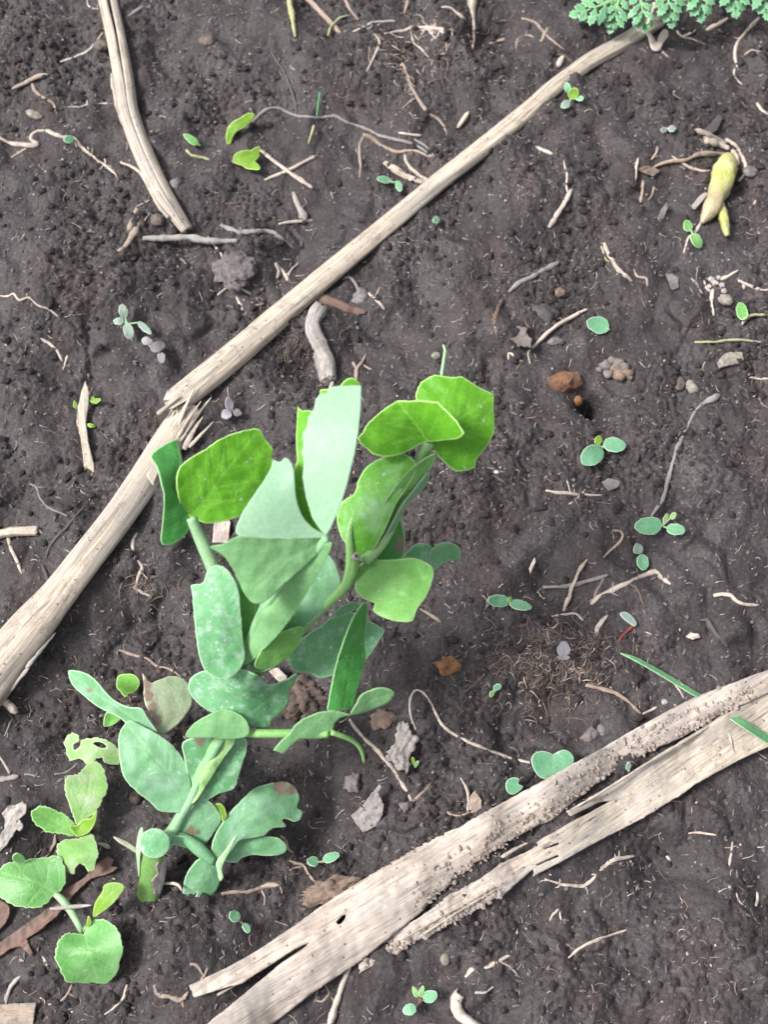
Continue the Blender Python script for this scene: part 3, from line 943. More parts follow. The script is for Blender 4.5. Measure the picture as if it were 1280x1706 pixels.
# split stalk at the upper left
t = thing('dry_stalk', 'pale split stalk with a dark slit, ending beside a short grey stick', 'stalk', on(235, 250, 0))
def slit_stalk():
    pts = [(172, -45, 29, 0), (180, 0, 31, 0), (195, 70, 32, 0), (207, 140, 33, 0), (215, 190, 33, 0), (236, 250, 34, 0), (264, 310, 32, 0), (288, 350, 28, -.3), (312, 384, 21, -1)]
    P = catmull(pts, 5)
    zs = [on(a, b, 0).z for a, b, w, d in P]
    k = 10
    pad = np.pad(zs, k, mode='edge')
    zs = [pad[i:i + 2 * k + 1].mean() for i in range(len(zs))]
    verts, faces, suv = [], [], []
    ns = 26; L = 0
    ring = ns + 1
    prev = None
    path = [at(a, b, z + 0.5 * w * 0.00026 * 0.55 + d * 0.001) for (a, b, w, d), z in zip(P, zs)]
    for i, (a, b, w, d) in enumerate(P):
        p = path[i]
        if i:
            L += (p - path[i - 1]).length
        tt = (path[min(i + 1, len(P) - 1)] - path[max(i - 1, 0)]).normalized()
        s = tt.cross(Vector((0, 0, 1))).normalized(); u = s.cross(tt)
        R = 0.5 * w * mpp(p)
        g = max(0.004, 0.20 * (1 - b / 165.0)) if b < 165 else 0.002
        c0 = math.radians(97) if True else 0
        for layer, rr in ((0, 1.0), (1, 0.72)):
            for j in range(ring):
                an = c0 + g + (2 * math.pi - 2 * g) * j / ns
                r1 = R * rr * (1 + 0.035 * math.sin(5 * an + L * 40) + 0.02 * math.sin(11 * an))
                verts.append(p + s * math.cos(an) * r1 + u * math.sin(an) * r1 * 0.7)
                suv.append((math.cos(an) * R + 0.5, math.sin(an) * R * rr, L))
        if i:
            m = 2 * ring; b0 = (i - 1) * m; b1 = i * m
            for j in range(ns):
                faces.append((b0 + j, b0 + j + 1, b1 + j + 1, b1 + j))
                faces.append((b0 + ring + j + 1, b0 + ring + j, b1 + ring + j, b1 + ring + j + 1))
            faces.append((b0 + ring, b0, b1, b1 + ring))
            faces.append((b0 + ns, b0 + ring + ns, b1 + ring + ns, b1 + ns))
    n = (len(P) - 1) * 2 * ring
    for j in range(ns):
        faces.append((n + j, n + j + 1, n + ring + j + 1, n + ring + j))
        faces.append((j + 1, j, ring + j, ring + j + 1))
    z = np.zeros(len(verts))
    make('stem_tube', verts, faces, M['straw'], t, {'suv': np.array(suv), 'rim': z, 'vein': z, 'scar': z})
slit_stalk()
lay('bark_strip', [(186, 122), (190, 150), (196, 180), (204, 208)], 9, 5, M['straw_dirty'], t, flat=0.5, dz=1.5)
lay('bark_strip', [(200, 270), (228, 282), (245, 305), (262, 338), (280, 362)], 6, 9, M['straw'], t, flat=0.5, dz=2.0)
lay('bark_strip', [(262, 318), (275, 340), (290, 360)], 5, 4, M['straw_dirty'], t, flat=0.5, dz=7.6, stiff=True)

# big split stalk at the lower right
t = thing('split_stalk', 'broad split dry stalk with dusty crumbs along it at the lower right', 'stalk', on(800, 1420, 0))
def gz(px, py):
    return ground(*at(px, py, 0.002)[:2]) * 1000
base = gz(700, 1450)
up_edge = [(1330, 1094), (1280, 1116), (1220, 1138), (1160, 1160), (1110, 1186), (1060, 1214), (1010, 1243), (960, 1270), (910, 1298), (860, 1325), (810, 1352), (760, 1380), (700, 1410), (640, 1444), (590, 1474), (540, 1506), (487, 1544), (431, 1582), (378, 1612), (314, 1642)]
dn_edge = [(330, 1718), (400, 1740), (455, 1706), (520, 1655), (560, 1628), (600, 1602), (655, 1557), (700, 1522), (730, 1490), (760, 1467), (795, 1437), (820, 1420), (845, 1402), (870, 1390), (900, 1374), (920, 1368), (950, 1342), (984, 1314), (1010, 1294), (1050, 1270), (1090, 1248), (1130, 1232), (1170, 1210), (1210, 1187), (1260, 1164), (1330, 1134)]
outl = up_edge + [(323, 1662), (347, 1654), (403, 1637), (450, 1608), (487, 1583), (516, 1569), (512, 1575), (469, 1604), (410, 1653), (375, 1682)] + dn_edge
def ctr(e, z):
    return [(a, b, z) for a, b in e]
zc = [(a, b, max(gz(a, b), 0) + 3.0) for a, b in up_edge[::3]] + [(a, b, max(gz(a, b), 0) + 2.2) for a, b in dn_edge[2::3]]
zc += [((a + c) / 2, (b + d) / 2, max(gz((a + c) / 2, (b + d) / 2), 0) + 9.0) for (a, b), (c, d) in (((1280, 1116), (1260, 1155)), ((1160, 1160), (1210, 1180)), ((1060, 1214), (1130, 1212)), ((960, 1270), (1015, 1284)), ((860, 1325), (950, 1322)), ((760, 1380), (870, 1386)), ((640, 1444), (760, 1467)), ((560, 1500), (655, 1557)), ((487, 1590), (540, 1630)), ((380, 1690), (440, 1690)))]
zc += [(1170, 1206, gz(1170, 1206) + 6.5), (1212, 1184, gz(1212, 1184) + 7), (1160, 1162, gz(1160, 1162) + 5.5), (1185, 1152, gz(1185, 1152) + 5.5)]
zc += [(330, 1650, gz(330, 1650) + 3), (430, 1600, gz(430, 1600) + 6.0)]
sheet('upper_half', outl, zc, M['straw_dirty'], t, smooth=False, step=4.5, ripple=0.5, wave=0.22, thick=1.0, axis=((345, 1700), (1280, 1130)), teeth=2.4,
      holes=([(560, 1536), (568, 1526), (576, 1524), (574, 1532), (566, 1540)],))
UPZ = LASTZ[0]
c2 = [(1330, 1128), (1290, 1146), (1250, 1168), (1211, 1190), (1150, 1230), (1080, 1272), (1010, 1316), (945, 1352), (952, 1360), (1000, 1336), (1020, 1334), (985, 1353), (940, 1377), (905, 1397), (895, 1404), (899, 1416), (930, 1404), (932, 1407), (899, 1419), (886, 1426), (883, 1436), (889, 1442), (930, 1424), (932, 1427), (889, 1446), (889, 1460), (942, 1432), (1005, 1397), (1077, 1360), (1139, 1322), (1158, 1307), (1233, 1266), (1330, 1222)]
zc = [(1330, 1128, 4), (1211, 1192, 5.5), (1080, 1274, 5.5), (945, 1353, 5), (1250, 1215, 2.0), (1150, 1270, 1.8), (1030, 1345, 2.0), (960, 1390, 2.6), (889, 1440, 3.4), (942, 1430, 3.6), (1077, 1358, 3.8), (1158, 1305, 3.6), (1233, 1264, 3.4), (1330, 1222, 4)]
zc = [(a, b, z + max(gz(a, b), -1) + 1.0) for a, b, z in zc]
sheet('lower_half', c2, zc, M['straw'], t, smooth=False, step=4.0, ripple=0.4, wave=0.2, thick=0.9, axis=((889, 1455), (1280, 1190)), teeth=1.2)
lay('rim_splinter', [(945, 1353), (1010, 1315), (1080, 1271), (1150, 1229), (1211, 1190)], 5, 7, M['straw'], t, lift=0.5, dz=7.0, wig=0.3, stiff=True)
c3 = [(659, 1551), (700, 1528), (756, 1487), (803, 1462), (837, 1437), (872, 1422), (915, 1400), (925, 1425), (884, 1452), (844, 1487), (819, 1500), (787, 1519), (725, 1553), (678, 1575), (631, 1603), (600, 1621), (598, 1606), (625, 1580)]
zc = [(a, b, max(gz(a, b), -1) + z) for a, b, z in ((659, 1551, 1.5), (756, 1487, 1.8), (872, 1425, 2.2), (920, 1412, 1.6), (884, 1448, 2.0), (787, 1519, 1.6), (678, 1575, 1.4), (600, 1612, 1.0), (740, 1520, 4.2), (820, 1470, 4.4), (670, 1562, 3.4))]
sheet('under_strip', c3, zc, M['straw_dirty'], t, smooth=False, step=4.0, ripple=0.5, wave=0.4, thick=0.9, axis=((600, 1612), (880, 1440)), teeth=2.2)
STRIPZ = LASTZ[0]
for p, w, dz in (([(837, 1428), (858, 1415), (880, 1404)], 8, 4), ([(668, 1566), (740, 1525), (850, 1462)], 5, 4.6), ([(700, 1560), (770, 1515), (830, 1480)], 4, 3.6), ([(900, 1412), (950, 1385), (1000, 1352)], 4, 3.5), ([(362, 1658), (385, 1645), (402, 1636)], 6, 3.5)):
    lay('splinter', p, w, w * .4, M['straw'], t, lift=0.5, dz=dz, wig=0.3, stiff=True)
# dusty crumbs clinging to it
def stuck(line, spread, zf):
    L = linear(line, 2.0, closed=False)
    def w(r):
        a, b = L[r.integers(len(L))]
        k = r.random() ** 2.2
        a2, b2 = a - k * spread * 0.5 + r.normal(0, 2.5), b - k * spread + r.normal(0, 2.5)
        q = at(a2, b2, 0.001 * float(zf(np.array([a2]), np.array([b2]))[0]))
        return q.x, q.y, q.z
    return w
scatter('dusty_crumbs', 'dusty pale soil crumbs clinging to the broad split stalk', 'soil', M['dusty'], 700, 0.00025, 0.0010, where=stuck([(700, 1520), (760, 1465), (870, 1386), (920, 1362), (980, 1312), (1050, 1266), (1130, 1228), (1260, 1160)], 36, UPZ), seed=8, pw=2.4)
scatter('dusty_crumbs', 'dusty crumbs on the lower strip under the broad split stalk', 'soil', M['dusty'], 260, 0.0003, 0.0012, where=stuck([(610, 1612), (725, 1552), (844, 1484)], 16, STRIPZ), seed=9, pw=2.0)

# ================================================================== the pea plant
pea = thing('pea_plant', 'tall blue green pea plant with clasping leaves growing from the lower left', 'pea plant', on(252, 1492, 0))
def leaf(name, outline, ctrl, mat, **kw):
    kw.setdefault('teeth', 0.5)
    if mat == 'pale':
        kw['ripple'] = 0.05
    return sheet(name, outline, ctrl, M[mat], pea, **kw)

# stems: (px, py, height mm, width px)
gb = gz(250, 1492)
stem3('stem_base', [(248, 1500, gb - 3, 42), (252, 1470, gb + 2, 40), (255, 1440, gb + 7, 38), (258, 1412, gb + 12, 33)], M['stem_low'], pea, sides=14, ridge=0.07)
stem3('stem', [(258, 1412, gb + 12, 27), (285, 1388, 15, 22), (302, 1358, 18, 18), (318, 1332, 21.5, 16), (332, 1300, 26, 15), (345, 1272, 30, 16), (376, 1214, 40, 15), (392, 1160, 46, 15), (406, 1100, 57, 15), (412, 1082, 62, 16), (438, 1022, 77, 19), (490, 950, 99, 18), (530, 915, 109, 18), (545, 896, 114.5, 14)], M['stem_soft'], pea, sides=16, ridge=.06)
stem3('side_stem', [(402, 1150, 48, 14), (430, 1122, 52, 14), (465, 1088, 57, 14), (500, 1054, 62, 14), (540, 1012, 69, 15), (574, 978, 75, 17), (584, 940, 79, 16), (582, 890, 83, 13), (590, 860, 85, 10)], M['stem'], pea, sides=14)
stem3('petiole_stump', [(578, 980, 75, 13), (590, 950, 80, 13), (593, 928, 84, 12)], M['stem'], pea)
tube('cut_end', [at(593, 928, .0842), at(593.4, 926.2, .0850)], [0.0015, 0.00125], M['cream'], pea, sides=10)
tube('cut_pith', [at(593.4, 926.6, .0849), at(593.5, 926.1, .0853)], [0.0006, 0.0006], M['brown'], pea, sides=8)
stem3('petiole', [(405, 1060, 60, 20), (380, 1000, 64, 22), (360, 955, 68, 24), (338, 905, 74, 23), (318, 862, 81, 17)], M['stem_pale'], pea)
stem3('side_stem', [(375, 1218, 42, 14), (430, 1222, 44, 15), (490, 1222, 45, 15), (548, 1222, 46, 14)], M['stem'], pea)
stem3('petiole', [(608, 935, 80, 22), (640, 900, 83, 18), (672, 835, 86, 16), (700, 770, 90, 19), (714, 737, 94, 22)], M['stem_yellow'], pea)
stem3('petiole', [(290, 1388, 14, 14), (315, 1402, 14.5, 20), (335, 1418, 14, 22), (356, 1436, 13, 14)], M['glauc_plain'], pea)
stem3('tendril', [(735, 640, 90, 7), (737, 620, 92, 6), (740, 598, 93, 5.5), (742, 584, 93, 5.5), (739, 575, 92, 4)], M['stem_pale'], pea, sides=7)
stem3('tendril', [(552, 1220, 47, 10), (575, 1228, 44, 9), (593, 1238, 40, 8), (603, 1252, 36, 7), (607, 1271, 31, 4)], M['stem'], pea, sides=7)
stem3('tendril', [(760, 936, 56, 5), (765, 946, 54, 4), (768, 960, 51, 2)], M['tan'], pea, sides=6)

# two leaflets at the left
leaf('leaflet', [(251, 759), (272, 741), (294, 732), (299, 748), (304, 768), (300, 790), (302, 815), (306, 842), (318, 860), (314, 882), (304, 896), (285, 908), (268, 904), (270, 870), (273, 832), (268, 805), (261, 780)],
     [(251, 759, 84), (294, 732, 78), (268, 904, 76), (317, 862, 81), (300, 800, 85), (268, 810, 93)], 'deep', veins=[[(317, 860), (302, 800), (295, 740)]])
leaf('leaflet', [(312, 766), (340, 749), (365, 732), (395, 720), (429, 714), (440, 728), (456, 750), (452, 760), (462, 775), (458, 810), (440, 838), (405, 858), (375, 868), (345, 872), (318, 862), (304, 850), (296, 826), (293, 800), (298, 780)],
     [(318, 862, 81), (296, 810, 90), (330, 752, 92), (429, 714, 86), (460, 790, 80), (380, 866, 80), (370, 800, 87)], 'fresh',
     veins=[[(318, 860), (345, 825), (375, 785), (425, 722)], [(340, 832), (400, 835)], [(355, 812), (430, 800)], [(335, 838), (330, 790)], [(368, 795), (372, 750)]], vw=1.6, smooth=True)
# big folded pair of leaflets close to the camera
leaf('leaflet', [(395, 890), (400, 862), (416, 835), (440, 800), (452, 778), (456, 766), (466, 770), (474, 763), (482, 766), (489, 782), (491, 805), (494, 832), (505, 862), (522, 880), (543, 894), (500, 897), (440, 897)],
     [(395, 890, 117), (460, 768, 119), (489, 782, 121), (543, 894, 114), (440, 840, 119), (500, 870, 116)], 'pale', rim=2.2)
leaf('leaflet_underside', [(350, 912), (372, 906), (400, 893), (440, 896), (500, 896), (543, 895), (548, 904), (528, 924), (502, 948), (470, 976), (445, 1000), (425, 1006), (408, 990), (392, 956), (372, 926)],
     [(350, 912, 108), (400, 893, 116.5), (543, 895, 113), (470, 897, 115.5), (420, 1000, 98), (470, 972, 102), (395, 950, 104), (510, 930, 109)], 'palegreen', rim=1.2, veins=[[(540, 900), (480, 930), (420, 985)]], vw=4)
leaf('leaflet', [(533, 656), (545, 657), (549, 645), (562, 643), (602, 642), (601, 680), (597, 720), (590, 760), (580, 800), (571, 832), (560, 860), (551, 880), (543, 893), (531, 878), (520, 862), (510, 828), (504, 795), (507, 772), (503, 754), (506, 742), (504, 724), (512, 710), (514, 694), (523, 682), (526, 666)],
     [(543, 893, 114), (580, 640, 127), (505, 730, 122), (597, 720, 126), (540, 780, 121), (570, 830, 119)], 'pale', rim=2.2, smooth=False)
leaf('leaflet_underside', [(496, 677), (503, 684), (522, 684), (518, 712), (508, 735), (509, 775), (505, 800), (513, 832), (525, 866), (540, 890), (520, 880), (500, 856), (490, 820), (487, 788), (495, 770), (493, 730)],
     [(496, 677, 116), (522, 684, 120), (505, 770, 116), (488, 800, 115), (540, 890, 112), (510, 850, 113)], 'fresh', rim=2.0, smooth=False)
leaf('leaflet_underside', [(533, 650), (548, 648), (562, 646), (576, 633), (590, 630), (600, 641), (596, 655), (560, 662), (540, 664)],
     [(533, 650, 119), (576, 633, 122), (600, 641, 121), (560, 662, 120)], 'fresh', rim=2.4)
# middle: broad clasping stipules
leaf('stipule', [(395, 950), (430, 930), (480, 918), (530, 918), (551, 928), (562, 948), (567, 970), (561, 992), (541, 1016), (506, 1050), (497, 1076), (472, 1100), (448, 1116), (424, 1118), (406, 1090), (400, 1040), (398, 1000), (393, 970)],
     [(400, 1060, 63), (430, 930, 74), (551, 930, 75), (560, 990, 72), (500, 1055, 66.5), (430, 1100, 60), (460, 1020, 70)], 'glauc_plain', veins=[[(410, 1080), (450, 1030), (540, 960)], [(430, 1052), (520, 1020)]])
leaf('stipule', [(338, 970), (345, 952), (357, 942), (374, 945), (389, 964), (398, 988), (401, 1020), (404, 1060), (408, 1090), (400, 1114), (386, 1127), (365, 1131), (343, 1119), (331, 1091), (324, 1040), (320, 992), (318, 975), (328, 973)],
     [(408, 1090, 68), (357, 942, 78), (320, 980, 74), (343, 1119, 66), (365, 1030, 75), (398, 990, 78), (386, 1127, 66)], 'glauc', veins=[[(404, 1090), (375, 1030), (360, 955)]])
leaf('stipule', [(394, 958), (412, 968), (426, 1005), (424, 1050), (414, 1090), (402, 1070), (397, 1015)], [(394, 958, 71), (426, 1010, 70), (414, 1090, 61), (400, 1050, 66)], 'mid', rim=1.5)
leaf('stipule', [(448, 1066), (478, 1050), (505, 1046), (497, 1076), (472, 1101), (446, 1114), (424, 1108)], [(448, 1066, 73), (505, 1046, 71), (446, 1114, 64)], 'mid', rim=1.5)
leaf('sheathing_stipule', [(548, 904), (518, 922), (474, 952), (438, 1000), (414, 1052), (400, 1092), (410, 1108), (442, 1080), (478, 1040), (506, 996), (534, 948), (552, 912)],
     [(546, 900, 116), (518, 922, 108), (500, 942, 105.5), (474, 952, 100), (506, 996, 92), (438, 1000, 82), (444, 1022, 82.5), (478, 1040, 80), (414, 1052, 69), (420, 1072, 70), (400, 1092, 61), (410, 1108, 60)], 'palegreen', rim=1.0, veins=[[(546, 904), (490, 955), (440, 1025), (406, 1100)]], vw=3)
leaf('sheathing_stipule', [(362, 1226), (338, 1262), (320, 1298), (309, 1328), (322, 1338), (344, 1308), (368, 1270), (392, 1232)],
     [(362, 1226, 37), (378, 1222, 42.5), (392, 1232, 38), (338, 1262, 29), (349, 1270, 34), (364, 1276, 31), (320, 1298, 24), (333, 1302, 29), (344, 1308, 26), (312, 1330, 21), (318, 1336, 23)], 'stem_yellow', rim=1.0, veins=[[(380, 1226), (346, 1275), (316, 1332)]], vw=3)
# right branch: young folded leaves and the two bright leaflets at the tip
leaf('leaflet', [(565, 885), (561, 860), (570, 836), (590, 822), (597, 800), (612, 777), (640, 761), (672, 756), (690, 767), (693, 785), (680, 810), (660, 840), (645, 875), (625, 912), (604, 936), (590, 915), (575, 905)],
     [(604, 936, 80), (561, 860, 83), (612, 777, 88), (672, 756, 93), (660, 840, 92), (620, 850, 89)], 'fresh_bloom', veins=[[(608, 930), (640, 850), (672, 765)], [(628, 880), (600, 830)], [(640, 850), (622, 800)]])
leaf('leaflet', [(640, 838), (655, 815), (680, 785), (705, 765), (725, 755), (726, 762), (720, 778), (700, 800), (680, 825), (660, 855), (645, 882), (636, 890), (634, 862)],
     [(640, 885, 85), (634, 850, 90), (725, 757, 94), (690, 800, 93), (660, 855, 87)], 'mid', veins=[[(640, 880), (680, 810), (722, 760)]])
leaf('leaflet', [(620, 925), (640, 895), (655, 868), (672, 838), (690, 815), (712, 788), (717, 793), (711, 808), (692, 828), (676, 843), (668, 862), (656, 886), (641, 906), (628, 926)],
     [(622, 926, 81), (655, 868, 89), (712, 788, 93), (692, 828, 88), (656, 886, 84)], 'glauc_plain')
leaf('leaflet', [(625, 930), (640, 903), (655, 880), (667, 864), (674, 885), (676, 905), (671, 930), (650, 935)],
     [(625, 930, 73), (667, 864, 78), (676, 905, 72), (650, 935, 71)], 'deep', scars=[(666, 912, 8), (668, 898, 6)])
leaf('leaflet', [(692, 660), (697, 645), (701, 637), (713, 629), (725, 624), (737, 626), (753, 628), (770, 627), (780, 633), (790, 640), (806, 648), (824, 657), (823, 680), (825, 700), (824, 722), (816, 737), (807, 750), (795, 765), (792, 779), (780, 784), (760, 786), (747, 777), (730, 760), (720, 745), (716, 732), (705, 700)],
     [(718, 735, 93), (692, 660, 92), (737, 626, 94), (824, 657, 90), (820, 730, 88), (765, 786, 87), (765, 700, 94)], 'fresh', smooth=False, rim=2.8,
     veins=[[(718, 735), (762, 700), (824, 658)], [(762, 700), (765, 665)], [(745, 714), (790, 730)], [(730, 725), (725, 690)]], vw=1.6)
leaf('leaflet', [(662, 667), (680, 668), (695, 667), (712, 668), (730, 670), (745, 685), (762, 702), (774, 722), (768, 728), (762, 732), (740, 734), (720, 736), (712, 736), (699, 741), (688, 748), (675, 754), (660, 759), (640, 761), (622, 757), (600, 738), (596, 729), (605, 720), (608, 712), (614, 704), (635, 685)],
     [(712, 736, 95), (662, 667, 98), (596, 729, 96), (640, 761, 95)], 'fresh', smooth=False, rim=2.6, fold=((716, 740), (662, 667), 0.22, 0.03), veins=[[(714, 738), (700, 715), (662, 667)], [(700, 715), (640, 705)], [(705, 725), (650, 740)]], vw=1.6)
leaf('stipule', [(592, 982), (594, 958), (600, 940), (620, 934), (655, 932), (692, 930), (715, 940), (723, 951), (720, 970), (710, 995), (695, 1015), (688, 1034), (667, 1036), (642, 1030), (622, 1018), (624, 1006), (606, 997)],
     [(594, 975, 77), (620, 934, 80), (715, 940, 83), (688, 1034, 80), (625, 1010, 77), (660, 985, 83)], 'mid', veins=[[(594, 972), (640, 975), (715, 960)]])
leaf('leaflet', [(672, 930), (680, 918), (690, 909), (700, 905), (712, 907), (721, 913), (724, 925), (718, 936), (700, 938), (685, 940)],
     [(672, 930, 62), (700, 905, 66), (722, 915, 60), (690, 940, 60)], 'glauc', rim=2.4)
leaf('leaflet', [(716, 922), (724, 911), (735, 905), (750, 904), (763, 910), (768, 922), (763, 936), (748, 934), (736, 942), (726, 948), (718, 944)],
     [(716, 930, 59), (745, 905, 64), (768, 925, 57), (730, 946, 55)], 'glauc_plain', rim=2.4)
# lower right side shoot
leaf('leaflet', [(482, 1085), (494, 1072), (515, 1055), (530, 1045), (552, 1028), (575, 1020), (595, 1022), (612, 1032), (630, 1042), (641, 1051), (632, 1067), (620, 1087), (610, 1098), (595, 1112), (575, 1120), (552, 1126), (532, 1130), (517, 1122), (492, 1119), (480, 1100)],
     [(482, 1085, 44), (575, 1020, 50), (641, 1051, 50), (552, 1126, 45), (492, 1119, 42), (560, 1075, 49)], 'glauc', veins=[[(482, 1090), (560, 1070), (636, 1052)]])
sheet('leaflet', [(560, 1016), (588, 1002), (602, 1010), (585, 1020), (560, 1030)], [(560, 1020, 55), (602, 1008, 56), (585, 1020, 55)], M['glauc_plain'], pea)
leaf('leaflet', [(606, 1004), (613, 1010), (611, 1040), (608, 1070), (610, 1096), (602, 1128), (594, 1155), (587, 1178), (570, 1184), (547, 1184), (548, 1165), (553, 1138), (562, 1100), (576, 1058), (590, 1026)],
     [(570, 1184, 48), (547, 1180, 50), (606, 1004, 70), (609, 1070, 55), (580, 1080, 60), (560, 1110, 56)], 'deep', rim=2.2, veins=[[(572, 1180), (585, 1100), (606, 1010)]])
leaf('leaflet', [(586, 1191), (592, 1175), (600, 1160), (612, 1152), (630, 1146), (647, 1147), (657, 1155), (648, 1170), (622, 1182)],
     [(586, 1191, 49), (605, 1153, 54), (657, 1155, 50), (625, 1180, 46)], 'palegreen', veins=[[(588, 1188), (620, 1165), (655, 1155)]])
leaf('leaflet', [(482, 1222), (490, 1210), (505, 1197), (530, 1187), (555, 1183), (588, 1191), (567, 1196), (557, 1206), (555, 1218), (546, 1230), (530, 1231), (500, 1231), (487, 1241), (473, 1256), (455, 1250), (466, 1236)],
     [(588, 1191, 49), (530, 1187, 53), (546, 1230, 45), (473, 1256, 44), (455, 1250, 45), (500, 1210, 51)], 'palegreen', smooth=False)
# lower storey
leaf('stipule', [(313, 1142), (321, 1126), (345, 1116), (385, 1112), (424, 1122), (447, 1140), (477, 1132), (495, 1121), (491, 1138), (481, 1155), (482, 1168), (470, 1186), (452, 1200), (450, 1210), (427, 1212), (405, 1200), (380, 1190), (350, 1186), (330, 1172), (317, 1157)],
     [(400, 1200, 46), (313, 1142, 46), (345, 1119, 52), (420, 1130, 62), (395, 1160, 52.5), (495, 1121, 50), (450, 1208, 42), (447, 1160, 49), (370, 1155, 51)], 'glauc', veins=[[(400, 1195), (350, 1150)], [(405, 1195), (440, 1170), (488, 1130)]])
leaf('stipule', [(310, 1228), (321, 1207), (348, 1190), (372, 1182), (393, 1187), (408, 1198), (415, 1212), (412, 1226), (385, 1232), (350, 1230)],
     [(310, 1228, 40), (372, 1182, 50), (415, 1212, 48), (380, 1230, 45), (350, 1205, 49)], 'palegreen', rim=2.2)
leaf('stipule', [(303, 1240), (318, 1230), (350, 1226), (405, 1228), (411, 1246), (407, 1264), (398, 1290), (390, 1313), (366, 1322), (345, 1333), (325, 1333), (314, 1300), (306, 1262)],
     [(320, 1330, 20), (306, 1240, 33), (405, 1230, 33), (390, 1313, 24), (360, 1270, 29)], 'glauc', scars=[(333, 1234, 9)])
leaf('stipule', [(197, 1228), (206, 1208), (216, 1200), (232, 1207), (264, 1224), (287, 1242), (302, 1260), (313, 1285), (319, 1317), (323, 1342), (312, 1352), (290, 1354), (265, 1351), (250, 1337), (225, 1317), (207, 1297), (199, 1270)],
     [(322, 1345, 21), (197, 1228, 28), (232, 1207, 29), (302, 1260, 28), (265, 1351, 20), (205, 1295, 27), (260, 1280, 28)], 'glauc_plain', veins=[[(318, 1335), (275, 1285), (215, 1215)], [(295, 1308), (245, 1300)], [(280, 1290), (282, 1250)]])
leaf('leaflet', [(113, 1119), (125, 1117), (147, 1124), (165, 1140), (177, 1155), (195, 1170), (215, 1178), (235, 1180), (244, 1194), (262, 1222), (240, 1212), (212, 1206), (197, 1195), (165, 1179), (140, 1160), (120, 1141)],
     [(255, 1218, 27), (113, 1119, 20), (165, 1140, 26), (150, 1165, 23)], 'glauc_plain', fold=((250, 1215), (115, 1122), 0.10, 0.12), scars=[(150, 1148, 4)], rim=2.6)
leaf('leaflet', [(237, 1122), (243, 1128), (252, 1137), (265, 1132), (285, 1126), (302, 1129), (312, 1137), (320, 1162), (317, 1180), (298, 1205), (272, 1223), (262, 1215), (250, 1192), (240, 1167), (239, 1142)],
     [(268, 1220, 24), (237, 1122, 23), (302, 1129, 20), (319, 1170, 20), (255, 1180, 26)], 'fading', scars=[(243, 1140, 9), (248, 1160, 9), (254, 1180, 9), (260, 1200, 9)])
leaf('leaflet', [(300, 1380), (312, 1352), (325, 1336), (342, 1332), (356, 1342), (366, 1357), (368, 1368), (356, 1388), (341, 1406), (325, 1402), (308, 1396)],
     [(308, 1392, 14), (340, 1332, 20), (367, 1362, 16), (341, 1404, 12)], 'glauc_plain', scars=[(318, 1384, 8), (328, 1386, 5)], veins=[[(306, 1392), (335, 1368), (362, 1350)]])
leaf('leaflet', [(356, 1342), (366, 1338), (374, 1346), (378, 1360), (371, 1369), (366, 1358)], [(356, 1342, 17), (378, 1360, 16), (368, 1370, 15)], 'yellowgreen')
leaf('stipule', ell(257, 1405, 52, 50, 0), [(257, 1380, gb + 16.5), (232, 1405, gb + 15), (282, 1405, gb + 16), (257, 1430, gb + 14.5), (257, 1405, gb + 16.5)], 'glauc', scars=[(258, 1396, 2.5)])
leaf('stipule', [(276, 1395), (300, 1392), (316, 1398), (310, 1412), (290, 1408), (280, 1420)], [(276, 1400, 16), (314, 1398, 16), (288, 1412, 15)], 'glauc_plain')
leaf('leaflet', [(352, 1412), (360, 1387), (380, 1357), (405, 1330), (425, 1313), (450, 1305), (475, 1302), (492, 1312), (499, 1330), (495, 1345), (504, 1352), (500, 1365), (490, 1369), (477, 1364), (470, 1367), (477, 1377), (455, 1380), (440, 1392), (422, 1396), (400, 1400), (385, 1418), (370, 1437), (360, 1430)],
     [(360, 1428, 13), (352, 1405, 14), (405, 1330, 15), (475, 1302, 10), (500, 1360, 8), (430, 1393, 12), (430, 1350, 16)], 'glauc_plain', scars=[(468, 1311, 13), (484, 1316, 9)], veins=[[(362, 1425), (400, 1370), (480, 1325)]])
leaf('leaflet', [(375, 1434), (382, 1415), (395, 1400), (420, 1394), (455, 1394), (470, 1400), (478, 1412), (472, 1422), (450, 1426), (420, 1425), (402, 1430), (394, 1437)],
     [(375, 1432, 11), (420, 1394, 9), (478, 1412, 6), (420, 1425, 7), (425, 1410, 10)], 'glauc_plain')
leaf('leaflet', [(304, 1502), (304, 1487), (307, 1465), (317, 1445), (332, 1430), (350, 1427), (361, 1440), (368, 1450), (366, 1470), (355, 1490), (340, 1496), (324, 1498), (328, 1487), (317, 1497), (310, 1506)],
     [(355, 1430, 13), (310, 1460, 10), (306, 1502, 3), (362, 1475, 6), (338, 1460, 11), (340, 1495, 4)], 'glauc_plain', veins=[[(356, 1432), (340, 1465), (318, 1492)]])
leaf('stipule', [(360, 1436), (372, 1420), (384, 1403), (396, 1388), (392, 1400), (380, 1424), (370, 1446), (372, 1462), (366, 1468), (362, 1452)], [(360, 1436, 14), (396, 1388, 17), (366, 1466, 12)], 'stem_pale')
